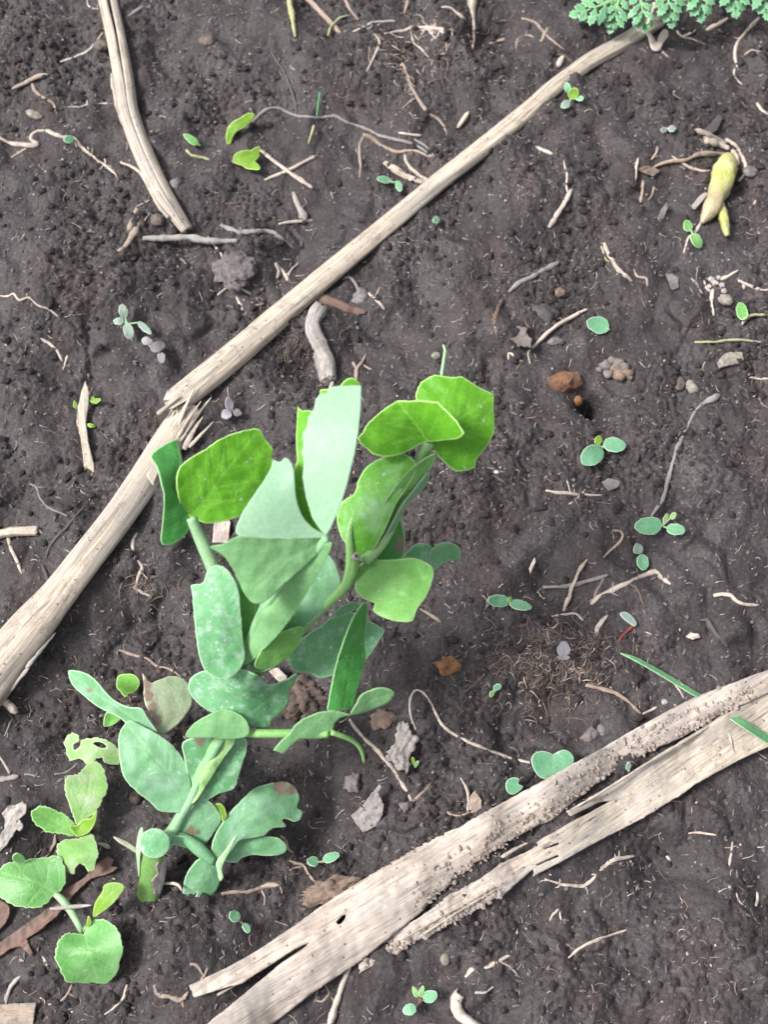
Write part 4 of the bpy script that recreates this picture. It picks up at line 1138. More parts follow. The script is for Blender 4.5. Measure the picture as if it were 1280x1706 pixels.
# papery sheaths round the foot
sheet('sheath', [(268, 1424), (278, 1428), (277, 1450), (274, 1468), (268, 1488), (258, 1496), (254, 1478), (252, 1468), (262, 1456), (258, 1444)], [(272, 1424, gb + 11), (277, 1450, gb + 8), (262, 1490, gb + 3), (258, 1445, gb + 12)], M['straw_grey'], pea, smooth=False, thick=0.3, axis=((265, 1424), (262, 1495)))
sheet('sheath', [(230, 1388), (236, 1378), (238, 1392), (234, 1415), (232, 1440), (231, 1462), (228, 1440), (226, 1415)], [(236, 1380, gb + 16), (231, 1462, gb + 6), (226, 1415, gb + 10)], M['stem_pale'], pea, thick=0.3)
sheet('sheath', [(188, 1394), (200, 1397), (215, 1405), (228, 1414), (228, 1422), (212, 1412), (198, 1404)], [(188, 1394, gb + 12), (228, 1418, gb + 9), (200, 1404, gb + 11)], M['fading'], pea, thick=0.3)
lay('sheath', [(272, 1472), (290, 1472), (300, 1478), (303, 1484)], 6, 5, M['cream'], pea, dz=4)

# ================================================================== weeds and seedlings
def small_stem(pts, mat, parent, name='stem'):
    """(px, py, mm above soil, width px)"""
    return stem3(name, [(a, b, gz(a, b) + z, w) for a, b, z, w in pts], M[mat], parent, sides=8, step=3)

def blade(parent, outline, mat, zs, name='leaf', **kw):
    """zs: (px, py, mm above soil)"""
    kw.setdefault('step', 2.6); kw.setdefault('rim', 1.8); kw.setdefault('thick', 0.3); kw.setdefault('ripple', 0.15)
    return sheet(name, outline, [(a, b, gz(a, b) + z) for a, b, z in zs], M[mat], parent, **kw)

def seedling(label, base, leaves, h=4.0, stem='stem_pale', group=None, cat='seedling', name='seedling', sw=5):
    t = thing(name, label, cat, on(base[0], base[1], 0), group)
    small_stem([(base[0], base[1], -1, sw), (base[0] + 1, base[1], h * 0.5, sw), (base[0], base[1] - 1, h * 0.85, sw * 0.8)], stem, t)
    for lf in leaves:
        cx, cy, L, W, ang, mat = lf[:6]
        pt = lf[6] if len(lf) > 6 else 0.12
        a = math.radians(ang)
        ex = (cx - math.cos(a) * L / 2, cy - math.sin(a) * L / 2)
        ox = (cx + math.cos(a) * L / 2, cy + math.sin(a) * L / 2)
        tilt = random.uniform(-1.8, 2.0)
        nx, ny = -math.sin(a) * W / 2, math.cos(a) * W / 2
        blade(t, ell(cx, cy, L, W, ang, 16, pt), mat, [(ex[0], ex[1], h * .9), (ox[0], ox[1], h + tilt), (cx + nx, cy + ny, h + 0.35), (cx - nx, cy - ny, h + 0.35), (cx, cy, h + 0.1)],
              veins=[[ex, (cx + math.cos(a) * L * .3, cy + math.sin(a) * L * .3)]], vw=1.2, rim=1.5, teeth=.7)
        if math.hypot(ex[0] - base[0], ex[1] - base[1]) > 2:
            small_stem([(base[0], base[1], h * .7, sw * .7), (ex[0] + math.cos(a) * 2, ex[1] + math.sin(a) * 2, h * .85, sw * .6)], stem, t, 'leaf_stalk')
    return t

# heart leaved weed at the bottom left
t = thing('heart_leaved_weed', 'weed seedling with a broad heart shaped leaf over the red brown bark strip', 'weed', on(138, 1552, 0))
small_stem([(140, 1560, 2, 10), (133, 1545, 7, 11), (118, 1518, 8, 13), (104, 1500, 9, 13), (92, 1490, 10, 10)], 'stem_pale', t)
small_stem([(140, 1560, -2, 8), (141, 1552, 4, 9), (143, 1545, 8, 8)], 'stem', t)
blade(t, S([(555, 712), (530, 700), (470, 695), (420, 710), (385, 760), (365, 830), (370, 880), (400, 950), (440, 1020), (520, 1030), (620, 1032), (720, 1027), (780, 960), (800, 880), (820, 820), (800, 720), (760, 650), (700, 610), (640, 605), (590, 640), (570, 680)], 4, 0, 1380), 'weed',
      [(139, 1556, 10), (95, 1580, 12), (200, 1580, 12), (150, 1590, 13), (115, 1635, 5), (185, 1635, 4), (150, 1638, 3)], veins=[[(140, 1556), (150, 1595), (160, 1630)], [(145, 1575), (115, 1590)], [(146, 1580), (180, 1585)]], teeth=1.3, rim=2.2)
blade(t, S([(360, 450), (300, 505), (250, 530), (170, 530), (80, 510), (0, 460), (-60, 400), (-50, 320), (30, 240), (90, 222), (180, 210), (260, 195), (320, 190), (370, 180), (410, 200), (440, 310), (430, 370), (400, 420)], 4, 0, 1380), 'weed',
      [(91, 1492, 10), (-10, 1470, 10), (45, 1512, 11), (60, 1430, 12), (105, 1440, 12), (50, 1470, 14)], veins=[[(92, 1490), (60, 1470), (0, 1455)], [(70, 1477), (50, 1500)], [(75, 1478), (80, 1440)]], teeth=1.5, rim=2.2)
blade(t, S([(620, 592), (630, 500), (680, 420), (690, 380), (740, 360), (800, 365), (825, 390), (800, 440), (740, 510), (660, 570)], 4, 0, 1380), 'yellowgreen', [(155, 1527, 10), (172, 1478, 16), (205, 1477, 17), (185, 1507, 15)], veins=[[(156, 1526), (176, 1498), (200, 1476)]], rim=2.2)
blade(t, S([(90, 220), (80, 190), (110, 165), (150, 185), (165, 215), (130, 235)], 4, 0, 1380), 'weed', [(30, 1432, 13), (40, 1422, 15), (25, 1425, 14)])
blade(t, S([(575, 660), (580, 600), (590, 585), (605, 620), (600, 650)], 4, 0, 1380), 'yellowgreen', [(145, 1545, 10), (146, 1527, 13), (150, 1540, 11)])

# slug eaten weed
t = thing('chewed_weed', 'slug eaten weed with torn bleached leaves left of the pea plant', 'weed', on(128, 1388, 0))
W = lambda p: S(p, 4.923, 0, 1160)
small_stem([(130, 1392, -2, 12), (129, 1388, 4, 12), (128, 1384, 8, 10)], 'stem', t)
blade(t, W([(620, 1045), (580, 930), (550, 840), (530, 750), (550, 650), (630, 640), (680, 590), (740, 540), (800, 540), (850, 600), (870, 680), (880, 760), (850, 830), (810, 910), (740, 990), (650, 1055)]), 'chewed', [(129, 1372, 9), (108, 1310, 13), (178, 1310, 13), (150, 1272, 11), (143, 1330, 11)], teeth=1.6, rim=2.2, veins=[[(130, 1372), (146, 1320), (150, 1285)]])
blade(t, W([(600, 1142), (500, 1130), (380, 1110), (290, 1050), (250, 980), (270, 930), (330, 900), (400, 910), (460, 940), (530, 970), (580, 1010), (615, 1065)]), 'mid', [(123, 1388, 9), (52, 1358, 10), (80, 1385, 12), (85, 1345, 12), (85, 1366, 10)], teeth=1.6, rim=2.4, veins=[[(122, 1388), (90, 1370), (60, 1352)]])
blade(t, W([(640, 1165), (540, 1170), (470, 1210), (460, 1270), (490, 1340), (500, 1410), (560, 1450), (610, 1460), (610, 1410), (650, 1372), (690, 1390), (720, 1440), (770, 1430), (790, 1350), (810, 1290), (790, 1210), (770, 1150), (730, 1110), (680, 1130)]), 'chewed', [(131, 1396, 9), (95, 1418, 11), (162, 1418, 11), (118, 1455, 8), (155, 1450, 8), (130, 1425, 13)], smooth=False, teeth=1.4, rim=2.2)
blade(t, W([(570, 1062), (620, 1060), (680, 1010), (740, 1000), (770, 960), (790, 940), (785, 1000), (770, 1050), (730, 1110), (680, 1140), (630, 1152), (590, 1110)]), 'yellowgreen', [(116, 1376, 12), (158, 1352, 15), (128, 1393, 10), (150, 1385, 12), (138, 1370, 9)], rim=2.2)
blade(t, W([(980, 560), (900, 562), (850, 545), (840, 500), (790, 512), (760, 562), (700, 562), (680, 520), (640, 512), (570, 532), (550, 500), (540, 430), (520, 380), (540, 330), (590, 298), (645, 320), (642, 370), (600, 398), (592, 430), (620, 442), (655, 410), (660, 360), (720, 345), (800, 338), (880, 360), (950, 410), (985, 450)]), 'chewed', [(195, 1268, 8), (150, 1270, 9), (108, 1240, 8), (120, 1222, 10), (180, 1236, 13), (150, 1235, 12)], smooth=False, teeth=1.2, rim=2.2,
      holes=(W([(760, 385), (800, 374), (850, 390), (872, 420), (830, 424), (785, 405)]),))

# small round leaved seedlings
t = thing('round_leaved_seedling', 'bright round leaf on a thin stalk above the long folded pea leaf', 'seedling', on(218, 1168, 0))
small_stem([(218, 1170, 0, 4), (217, 1162, 5, 4), (214, 1152, 8, 4)], 'tan', t)
blade(t, S([(500, 300), (470, 325), (440, 290), (415, 260), (415, 215), (430, 180), (480, 170), (530, 175), (565, 210), (565, 250), (540, 285), (510, 300)], 4, 90, 1080), 'fresh', [(214, 1155, 8), (195, 1140, 9), (230, 1140, 9), (212, 1124, 8)], rim=2.2)
t = thing('round_leaved_seedling', 'dark cupped leaf half hidden under the long folded pea leaf', 'seedling', on(185, 1205, 0))
small_stem([(185, 1206, 0, 4), (186, 1202, 4, 4)], 'stem', t)
blade(t, S([(330, 520), (330, 470), (345, 430), (390, 430), (440, 465), (410, 500), (370, 520)], 4, 90, 1080), 'mid', [(173, 1208, 6), (178, 1190, 9), (198, 1196, 9), (186, 1200, 5)], rim=2.2)
t = thing('heart_leaved_seedling', 'heart shaped blue green leaf tucked behind the broad split stalk', 'seedling', on(918, 1290, 0))
small_stem([(918, 1292, 0, 6), (919, 1280, 4, 6)], 'stem_pale', t)
blade(t, [(905, 1297), (892, 1285), (886, 1268), (890, 1256), (903, 1251), (917, 1254), (922, 1257), (928, 1253), (942, 1249), (953, 1256), (957, 1266), (950, 1280), (930, 1296)], 'coty', [(890, 1262, 7), (955, 1262, 7), (920, 1258, 6), (915, 1292, 5)], veins=[[(922, 1257), (920, 1290)]], rim=1.8)
t = thing('torn_seedling', 'torn green leaf peeping out behind the broad split stalk', 'seedling', on(858, 1318, 0))
small_stem([(858, 1318, 0, 5), (857, 1312, 3, 5)], 'stem', t)
blade(t, [(845, 1318), (843, 1306), (848, 1298), (858, 1295), (866, 1298), (864, 1306), (872, 1310), (866, 1318), (854, 1324)], 'coty', [(845, 1315, 4), (860, 1297, 6), (868, 1314, 4)], rim=1.6)

# ferny plant at the top right
t = thing('ferny_weed', 'ferny lobed blue green weed at the far corner over the long stalk', 'weed', on(1090, -55, 0))
def fern_leaf(cx, cy, L, ang, h0, h1, seed, n=5, wid=.62):
    a = math.radians(ang)
    tip = (cx + math.cos(a) * L, cy + math.sin(a) * L)
    # a leaf cut to the midrib: every lobe is a leaflet of its own
    r = random.Random(seed)
    z0 = gz(1040, 20)
    midp = [(cx + math.cos(a) * L * k, cy + math.sin(a) * L * k, z0 + h0 + (h1 - h0) * k + 3 * math.sin(3.1 * k), 6 - 3 * k) for k in (0, .3, .6, .95)]
    stem3('leaf_stalk', midp, M['stem'], t, sides=7, step=4)
    zf = lambda k: z0 + h0 + (h1 - h0) * k + 3 * math.sin(3.1 * k) + .4
    for i in range(n + 1):
        k = (i + .3) / n if i < n else 1.0
        for side in ((1, -1) if i < n else (0,)):
            reach = L * wid * (math.sin(math.pi * min(.93, .28 + .6 * k)) ** 1.1) * r.uniform(.85, 1.1) if side else L * .34
            d = a + side * (0.95 - .25 * k) + r.uniform(-.08, .08)
            bx, by = cx + math.cos(a) * L * min(k, .93), cy + math.sin(a) * L * min(k, .93)
            w = L / n * 0.92
            prof = [(0, .16), (.20, .30), (.38, .72), (.44, .46), (.62, .95), (.66, .55), (.84, .66), (.86, .30), (1.0, .0)]
            ux, uy = math.cos(d), math.sin(d)
            pts = [(bx + ux * reach * f - uy * w * o * .6, by + uy * reach * f + ux * w * o * .6) for f, o in prof]
            pts += [(bx + ux * reach * (f - .04) + uy * w * o * .6, by + uy * reach * (f - .04) - ux * w * o * .6) for f, o in prof[-2::-1]]
            zz = zf(min(k, .95))
            sheet('leaflet', pts, [(bx, by, zz), (bx + ux * reach, by + uy * reach, zz - r.uniform(-.5, 2.5)), (bx + ux * reach * .6 - uy * w * .5, by + uy * reach * .6 + ux * w * .5, zz + r.uniform(-.4, 1)), (bx + ux * reach * .6 + uy * w * .5, by + uy * reach * .6 - ux * w * .5, zz + r.uniform(-.4, 1))],
                  M['fern'], t, smooth=False, step=2.8, rim=1.5, thick=.3, veins=[[(bx, by), (bx + ux * reach * .85, by + uy * reach * .85)]], vw=1.3)
fern_leaf(1032, -2, 70, 160, 12, 9, 1, 4, .55)
fern_leaf(1034, -8, 54, 105, 12, 7, 2, 4, .55)
fern_leaf(1066, -14, 56, 80, 14, 9, 3, 4, .6)
fern_leaf(1110, -34, 66, 82, 15, 10, 4, 4, .55)
fern_leaf(1165, -52, 72, 86, 14, 9, 5, 4, .55)
fern_leaf(1220, -56, 70, 84, 14, 10, 6, 4, .55)
fern_leaf(1266, -52, 70, 80, 13, 9, 7, 4, .5)
fern_leaf(1002, -34, 62, 186, 12, 9, 8, 4, .5)
stem3('leaf_stalk', [(1092, 5, gz(1092, 5) + 16, 8), (1088, 18, gz(1088, 18) + 17, 6), (1080, 40, gz(1080, 40) + 17, 5)], M['cream'], t, sides=7)
small_stem([(1090, -60, 0, 14), (1090, -50, 8, 12)], 'stem', t)

# seed leaves dotted over the plot
seedling('seedling with two pale oval seed leaves and a yellow bud right of the pea tip', (1005, 746), [(987, 759, 42, 33, 145, 'coty'), (1025, 741, 38, 24, 8, 'coty'), (998, 733, 17, 12, -70, 'yellowgreen')], 5)
seedling('seedling with unequal oval seed leaves at the lower end of the dark root', (1104, 876), [(1081, 876, 46, 30, 178, 'coty'), (1127, 882, 32, 19, 8, 'coty'), (1110, 864, 18, 9, -70, 'chewed'), (1122, 859, 14, 9, -50, 'chewed')], 5)
seedling('pair of separate small seed leaves below the dark root seedling', (1068, 925), [(1064, 914, 18, 17, -110, 'coty_grey'), (1072, 937, 27, 20, 80, 'coty')], 3, 'brown')
seedling('seedling with two blue green leaves over a withered yellow stem', (850, 1003), [(831, 1001, 37, 21, 185, 'coty'), (868, 1008, 38, 17, 12, 'coty'), (850, 998, 9, 7, -60, 'yellowgreen')], 5)
seedling('seedling with one round and one oblong leaf beside the fibrous peat lump', (537, 1436), [(521, 1435, 20, 17, 185, 'coty'), (552, 1428, 30, 16, -22, 'coty')], 4, 'olive_straw')
seedling('tiny dark green twin leaved seedling below the torn bottom pea leaf', (401, 1536), [(391, 1526, 21, 18, -125, 'coty'), (411, 1546, 19, 12, 55, 'coty')], 3, 'brown')
seedling('seedling with a three pointed first leaf at the bottom edge', (700, 1670), [(682, 1682, 24, 19, 158, 'coty'), (717, 1660, 25, 21, -25, 'coty'), (692, 1652, 20, 9, -115, 'weed', .4), (703, 1651, 20, 9, -75, 'weed', .4)], 6, 'brown')
seedling('single pale oval seed leaf lying beside the bent pale root', (1014, 549), [(997, 541, 38, 28, 198, 'coty')], 2)
t = seedling('lopsided green sprout with a pale forked stem near the right edge', (1248, 527), [(1237, 518, 29, 19, -105, 'weed')], 4, 'cream')
lay('stem', [(1246, 528), (1258, 525), (1276, 525)], 6, 5, M['olive_straw'], t, dz=2); lay('stem', [(1250, 527), (1242, 534), (1238, 541)], 6, 4, M['cream'], t, dz=1.5)
seedling('two small green leaves beside the root tip of the yellow bulb', (1153, 386), [(1147, 376, 20, 15, -110, 'weed'), (1162, 401, 28, 17, 60, 'weed')], 3)
seedling('small pointed seed leaf and its folded twin by the straw bundle', (653, 304), [(640, 299, 24, 12, 190, 'coty'), (665, 310, 19, 11, 70, 'coty')], 3)
seedling('tiny green leaf under the long stalk beside a dark crack', (728, 372), [(727, 366, 13, 11, -80, 'coty')], 2.5)
seedling('tiny pale seedling with a root thread above the bulb', (1113, 215), [(1107, 216, 11, 9, 185, 'coty_grey'), (1121, 214, 13, 11, -8, 'coty_grey')], 2.5, 'cream')
seedling('tiny green twin leaved sprout at the rim of the root mat', (824, 1152), [(829, 1145, 15, 11, -25, 'coty'), (820, 1156, 12, 8, 120, 'weed')], 2.5)
seedling('lone oval seed leaf resting on the hairy root at the upper left', (121, 233), [(114, 232, 18, 13, 180, 'coty')], 4.5)
seedling('tiny bright sprout left of the grey bark flake tip', (692, 1277), [(689, 1268, 14, 6, -100, 'yellowgreen'), (695, 1272, 9, 6, -60, 'weed')], 2.5)
seedling('tiny pale leaf in the gap between the halves of the split stalk', (1048, 1284), [(1048, 1277, 14, 10, -80, 'coty_grey')], 2.5)
seedling('small rosette with a yellow heart beside the buried stretch of stalk', (953, 162), [(946, 146, 19, 11, -100, 'coty'), (956, 156, 20, 18, -60, 'yellowgreen'), (943, 174, 18, 13, 150, 'coty_grey'), (966, 163, 15, 10, 10, 'coty')], 4)
seedling('bright toothed green leaf beside the crossed straws', (388, 270), [(410, 262, 46, 24, -12, 'yellowgreen'), (418, 274, 34, 17, 22, 'yellowgreen', .3), (424, 254, 26, 13, -45, 'yellowgreen', .3)], 4, 'olive_straw', name='leafy_sprout', cat='sprout')
t = thing('curled_leaf', 'curled bright green leaf standing above the toothed sprout', 'leaf', on(380, 238, 0))
blade(t, [(377, 238), (377, 218), (386, 204), (400, 196), (413, 188), (424, 190), (420, 200), (408, 212), (396, 218), (388, 228), (384, 240)], 'yellowgreen', [(379, 238, 1), (384, 206, 6), (422, 190, 7), (396, 218, 4)], name='blade', veins=[[(380, 236), (392, 210), (420, 192)]])
seedling('narrow green seed leaf with a dark tip beside the split stalk', (331, 242), [(318, 232, 30, 12, 215, 'weed', .3)], 3)
t = thing('sprout', 'thin yellow green sprout lying below the narrow seed leaf', 'sprout', on(325, 258, 0))
lay('stem', [(310, 250), (322, 259), (335, 263), (350, 266)], 7, 5, M['olive_straw'], t)
seedling('pale bud and tiny bright leaves right of the upright straw flake', (155, 672), [(152, 664, 14, 9, -120, 'yellowgreen', .4), (161, 667, 14, 8, -20, 'yellowgreen', .4)], 3)
seedling('tiny bright leaf tip against the right edge of the straw flake', (144, 708), [(152, 709, 14, 7, 12, 'yellowgreen', .4)], 2.5)
seedling('tiny yellow leaf tip against the left edge of the straw flake', (127, 680), [(125, 673, 13, 7, -105, 'yellowgreen', .4)], 2.5)
seedling('grey green four leaved seedling on the smooth soil at the left', (212, 540), [(205, 518, 24, 15, -105, 'coty_grey'), (197, 535, 18, 13, 170, 'coty_grey'), (214, 552, 28, 17, 75, 'coty_grey'), (241, 546, 30, 11, 42, 'coty_grey')], 5)
for lb, lv, b in (('withered lilac seedling right of the grey four leaved one', [(245, 568, 20, 14, 15, 'lilac'), (263, 577, 27, 18, -15, 'lilac_dull'), (269, 596, 19, 14, 80, 'lilac')], (256, 582)),
                  ('withered lilac seed leaves on the bank below the broken stalk', [(382, 672, 23, 14, -100, 'lilac'), (377, 690, 19, 17, 150, 'lilac'), (396, 687, 15, 12, 20, 'lilac_dull')], (386, 683)),
                  ('pale lilac seed leaf lying on the root mat', [(940, 1081, 26, 22, -90, 'lilac'), (940, 1096, 22, 9, 0, 'lilac_dull')], (938, 1094))):
    seedling(lb, b, lv, 3.5, 'pink')

# grass
t = thing('grass_leaf', 'green grass blade passing under the upper half of the split stalk', 'grass', on(1100, 1120, 0))
gl = [(1034, 1088, 4, 1.4), (1060, 1098, 5, 6.5), (1100, 1120, 6, 7.9), (1140, 1144, 4.5, 8.6), (1175, 1165, 2.5, 8.6), (1200, 1181, 3.0, 9.4), (1222, 1195, 5.2, 10.8), (1250, 1212, 6.5, 13.0), (1300, 1244, 7.5, 13.7)]
Pg = catmull(gl, 4)
pl, pr, cen = [], [], []
for i, (a, b, z, w) in enumerate(Pg):
    d = Pg[min(i + 1, len(Pg) - 1)] - Pg[max(i - 1, 0)]
    n = np.array([-d[1], d[0]]); n = n / np.linalg.norm(n)
    pl.append((a + n[0] * w / 2, b + n[1] * w / 2)); pr.append((a - n[0] * w / 2, b - n[1] * w / 2))
sheet('blade', pl[::3] + [pl[-1]] + pr[::-3], [(a, b, z + gz(a, b)) for a, b, z, w in gl] + [(pl[i][0], pl[i][1], Pg[i][2] + gz(*pl[i]) + .7) for i in range(8, len(pl), 14)], M['grass'], t, smooth=False, step=3, rim=1.6, thick=.25, ripple=.05, veins=[[(a, b) for a, b, z, w in gl]], vw=1.6)
for lb, p, w, m in (('short green grass tip standing above the grey root', [(533, 153), (531, 172), (528, 195)], 5, 'grass'),
                    ('short green grass tip standing below the grey root', [(523, 209), (518, 225), (514, 240)], 6, 'olive_straw'),
                    ('thin curved green shoot crossing the tan stick at the top edge', [(547, 59), (553, 42), (564, 31), (584, 24)], 5, 'olive_straw')):
    tag(lay('grass_shoot', p, w, 2.5, M[m], None, lift=1.0, dz=1.5), lb, 'grass')
tag(lay('stem_stub', [(480, -12), (485, 15), (489, 40), (492, 62)], 11, 8, M['olive_straw'], None, lift=.8), 'yellow green broken stem stub hanging in from the top edge', 'stem')
tag(lay('stem_sprig', [(569, -12), (580, 8), (597, 33)], 6, 5, M['pink'], None, lift=.8), 'pinkish thin stem at the top edge right of the tan stick', 'stem')

# ================================================================== roots, twigs and straw, one by one
def roots(name, label, cat, mat, lines, group=None):
    """lines: (points, start width, end width[, options]); the first is the main run, others are side branches"""
    if len(lines) == 1:
        p, a, b = lines[0][:3]
        kw = lines[0][3] if len(lines[0]) > 3 else {}
        return tag(lay(name, p, a, b, M[kw.pop('mat', mat)], None, **kw), label, cat, group)
    t = thing(name, label, cat, on(*lines[0][0][0], 0), group)
    for i, ln in enumerate(lines):
        p, a, b = ln[:3]
        kw = dict(ln[3]) if len(ln) > 3 else {}
        lay(kw.pop('part', 'main_root' if i == 0 else 'side_root'), p, a, b, M[kw.pop('mat', mat)], t, **kw)
    return t
def bristles(line, n, lmax, w=3, seed=0):
    r = random.Random(seed); out = []
    L = catmull(line, 3.0)
    for _ in range(n):
        i = r.randrange(1, len(L) - 1)
        a = r.uniform(0, 6.28); l = r.uniform(.4, 1) * lmax
        p = L[i]
        out.append(([tuple(p), (p[0] + math.cos(a) * l * .55 + r.uniform(-2, 2), p[1] + math.sin(a) * l * .55 + r.uniform(-2, 2)), (p[0] + math.cos(a) * l, p[1] + math.sin(a) * l)], w, 1.5, {'part': 'rootlet'}))
    return out
R_ = roots
R_('twig', 'short tan twig with a forked rootlet hanging from it at the upper left', 'twig', 'tan', [([(20, 148), (42, 138), (62, 128), (80, 125)], 8, 11, {'stiff': True, 'part': 'stick'}), ([(52, 134), (58, 152), (75, 165), (88, 172), (94, 190)], 7, 4), ([(64, 128), (80, 131)], 5, 3)])
ln = [(-6, 228), (20, 240), (48, 243), (62, 241), (52, 231), (62, 219), (84, 222), (104, 228), (122, 231), (142, 252), (160, 266), (178, 278), (194, 292)]
R_('root', 'long hairy root wandering from the left edge towards the split stalk', 'root', 'cream', [(ln, 9, 6), ([(48, 243), (32, 254), (18, 263)], 6, 3)] + bristles(ln[6:], 14, 16, 3, 3))
R_('root', 'thin pale root arching to the split stalk near the top', 'root', 'cream', [([(100, 103), (125, 95), (148, 82), (172, 54)], 5, 5)])
R_('root', 'thin pale root touching the left side of the split stalk', 'root', 'cream', [([(113, 178), (135, 178), (150, 173), (186, 172)], 3, 5), ([(146, 174), (143, 164)], 3, 2)])
R_('root', 'faint thin root near the top left corner', 'root', 'pink', [([(97, 34), (118, 30), (138, 15)], 3, 2)])
R_('root', 'small curl of root hooked round the top of the split stalk', 'root', 'cream', [([(147, -6), (146, 8), (154, 14), (166, 15)], 4, 4)])
R_('root', 'bent root piece right of the top of the split stalk', 'root', 'grey', [([(208, 30), (225, 20), (240, 11), (252, 14)], 8, 4)])
R_('stick', 'short grey white stick lying at the foot of the split stalk', 'stick', 'straw_grey', [([(238, 397), (275, 397), (314, 395), (350, 401), (396, 401)], 13, 10, {'stiff': True, 'lift': .6})])
R_('root', 'grey root snaking right of the short grey stick', 'root', 'grey', [([(369, 375), (384, 382), (400, 388), (420, 386), (440, 384), (455, 388), (470, 398), (490, 414)], 11, 5)])
R_('husk', 'tan twisted husk left of the foot of the split stalk', 'husk', 'tan', [([(196, 418), (208, 410), (215, 398), (224, 382), (229, 370)], 8, 15, {'flat': .5, 'part': 'husk_body'}), ([(214, 384), (222, 362), (232, 344), (250, 333)], 13, 4, {'flat': .5, 'part': 'husk_tail'})])
R_('straw', 'pale straw crossing over another beside the toothed green leaf', 'straw', 'cream', [([(433, 250), (476, 283), (521, 313)], 6, 8, {'stiff': True, 'lift': 1.1})])
R_('straw', 'tan straw lying under the pale crossing straw', 'straw', 'straw', [([(441, 300), (480, 284), (525, 261)], 6, 9, {'stiff': True, 'lift': .5})])
R_('flat_stick', 'short flat grey stick standing above a small pale straw', 'stick', 'straw_grey', [([(489, 320), (498, 342), (510, 366)], 11, 13, {'flat': .5, 'stiff': True})])
R_('straw', 'small pale straw lying level below the flat grey stick', 'straw', 'cream', [([(464, 373), (490, 369), (521, 367)], 5, 7, {'stiff': True})])
R_('root', 'long smooth grey root with an upright branch above the straw bundle', 'root', 'grey', [([(404, 221), (425, 200), (442, 184), (465, 180), (495, 193), (530, 196), (560, 195), (585, 206), (612, 216), (640, 228), (690, 240), (722, 262)], 6, 6), ([(451, 84), (464, 105), (475, 125), (484, 145), (493, 170), (494, 192)], 5, 6, {'mat': 'charcoal'}), ([(484, 108), (488, 118), (480, 124)], 3, 2)])
R_('stick', 'tan stick slanting in from the top edge', 'stick', 'tan', [([(503, -14), (530, 15), (550, 36), (569, 57)], 9, 10, {'stiff': True})])
R_('root', 'forked pale root below the pinkish stem at the top', 'root', 'cream', [([(588, 53), (602, 48), (618, 39), (635, 36), (660, 35)], 4, 5), ([(605, 48), (620, 54), (632, 66), (630, 80), (622, 98), (611, 119)], 7, 3)])
ln = [(640, 56), (665, 52), (690, 47), (720, 48), (756, 51)]
R_('root', 'hairy pale root lying level left of the stubby stalk', 'root', 'cream', [(ln, 4, 8)] + bristles([(700, 48), (720, 48), (756, 51)], 16, 20, 4, 5) + [([(685, 50), (690, 70), (702, 82), (715, 96)], 3, 3), ([(718, 68), (728, 62), (732, 54)], 6, 3)])
ln = [(648, 90), (664, 97), (674, 112), (682, 132), (688, 150), (700, 172), (714, 190), (728, 196), (742, 212)]
R_('root', 'long tan root descending through the hollow left of the stalk', 'root', 'tan', [(ln, 5, 9), ([(688, 165), (672, 180)], 4, 2), ([(742, 212), (745, 226)], 5, 3)] + bristles(ln, 6, 14, 3, 8))
R_('straw', 'short straw leaning beside the end of the long tan root', 'straw', 'straw', [([(763, 213), (772, 200), (782, 186)], 8, 9, {'stiff': True, 'lift': .8})])
R_('root', 'small pale root above the long stalk near the grey root tip', 'root', 'cream', [([(664, 221), (680, 224), (703, 226)], 4, 5)])
R_('stubby_stalk', 'stubby pale stalk tapering into the soil at the top edge', 'stalk', 'straw', [([(787, -14), (788, 12), (789, 36), (790, 52)], 17, 12, {'part': 'stalk', 'sides': 12}), ([(790, 50), (790, 66), (788, 82)], 7, 4, {'mat': 'pink'})])
R_('root', 'pale hooked root left of the stubby stalk', 'root', 'cream', [([(732, 12), (750, 13), (764, 24), (776, 34)], 5, 7)])
R_('root', 'upright pinkish rootlet at the top edge left of the hooked root', 'root', 'pink', [([(680, -8), (677, 10), (673, 24)], 7, 3)])
R_('husk', 'orange tan husk right of the stubby stalk', 'husk', 'tan', [([(811, 76), (822, 69), (842, 65)], 5, 9, {'flat': .6})])
t = R_('straw_bundle', 'bundle of tan straws and strips meeting the upper edge of the long stalk', 'straw', 'tan', [([(606, 224), (622, 231), (640, 244), (662, 253), (690, 251), (718, 262)], 12, 4, {'part': 'strip'}), ([(640, 270), (660, 283), (686, 298), (712, 304)], 13, 8, {'part': 'straw', 'mat': 'straw'}), ([(674, 255), (680, 274), (696, 290), (716, 303)], 6, 8, {'part': 'straw', 'mat': 'cream'}), ([(606, 227), (599, 245), (601, 268), (599, 296)], 8, 4, {'part': 'strip'}), ([(690, 232), (706, 240), (725, 262)], 6, 3, {'part': 'strip', 'mat': 'grey'})])
R_('root', 'brown branching root in the hollow above the buried stalk', 'root', 'tan', [([(870, 31), (890, 36), (905, 50), (920, 66), (942, 84)], 6, 3), ([(901, 70), (908, 58), (915, 46)], 5, 6), ([(860, 82), (864, 66), (880, 59), (890, 62)], 4, 4)])
R_('root_chip', 'short white root chip beside the brown branching root', 'root', 'cream', [([(930, 111), (935, 101), (940, 94)], 9, 9)])
R_('root', 'thin brown twig touching the upper edge of the buried stalk', 'root', 'brown', [([(924, 91), (940, 92), (955, 106)], 5, 4)])
t = thing('split_sprout', 'forked pale pinkish sprout under the ferny weed', 'sprout', on(1092, 78, 0))
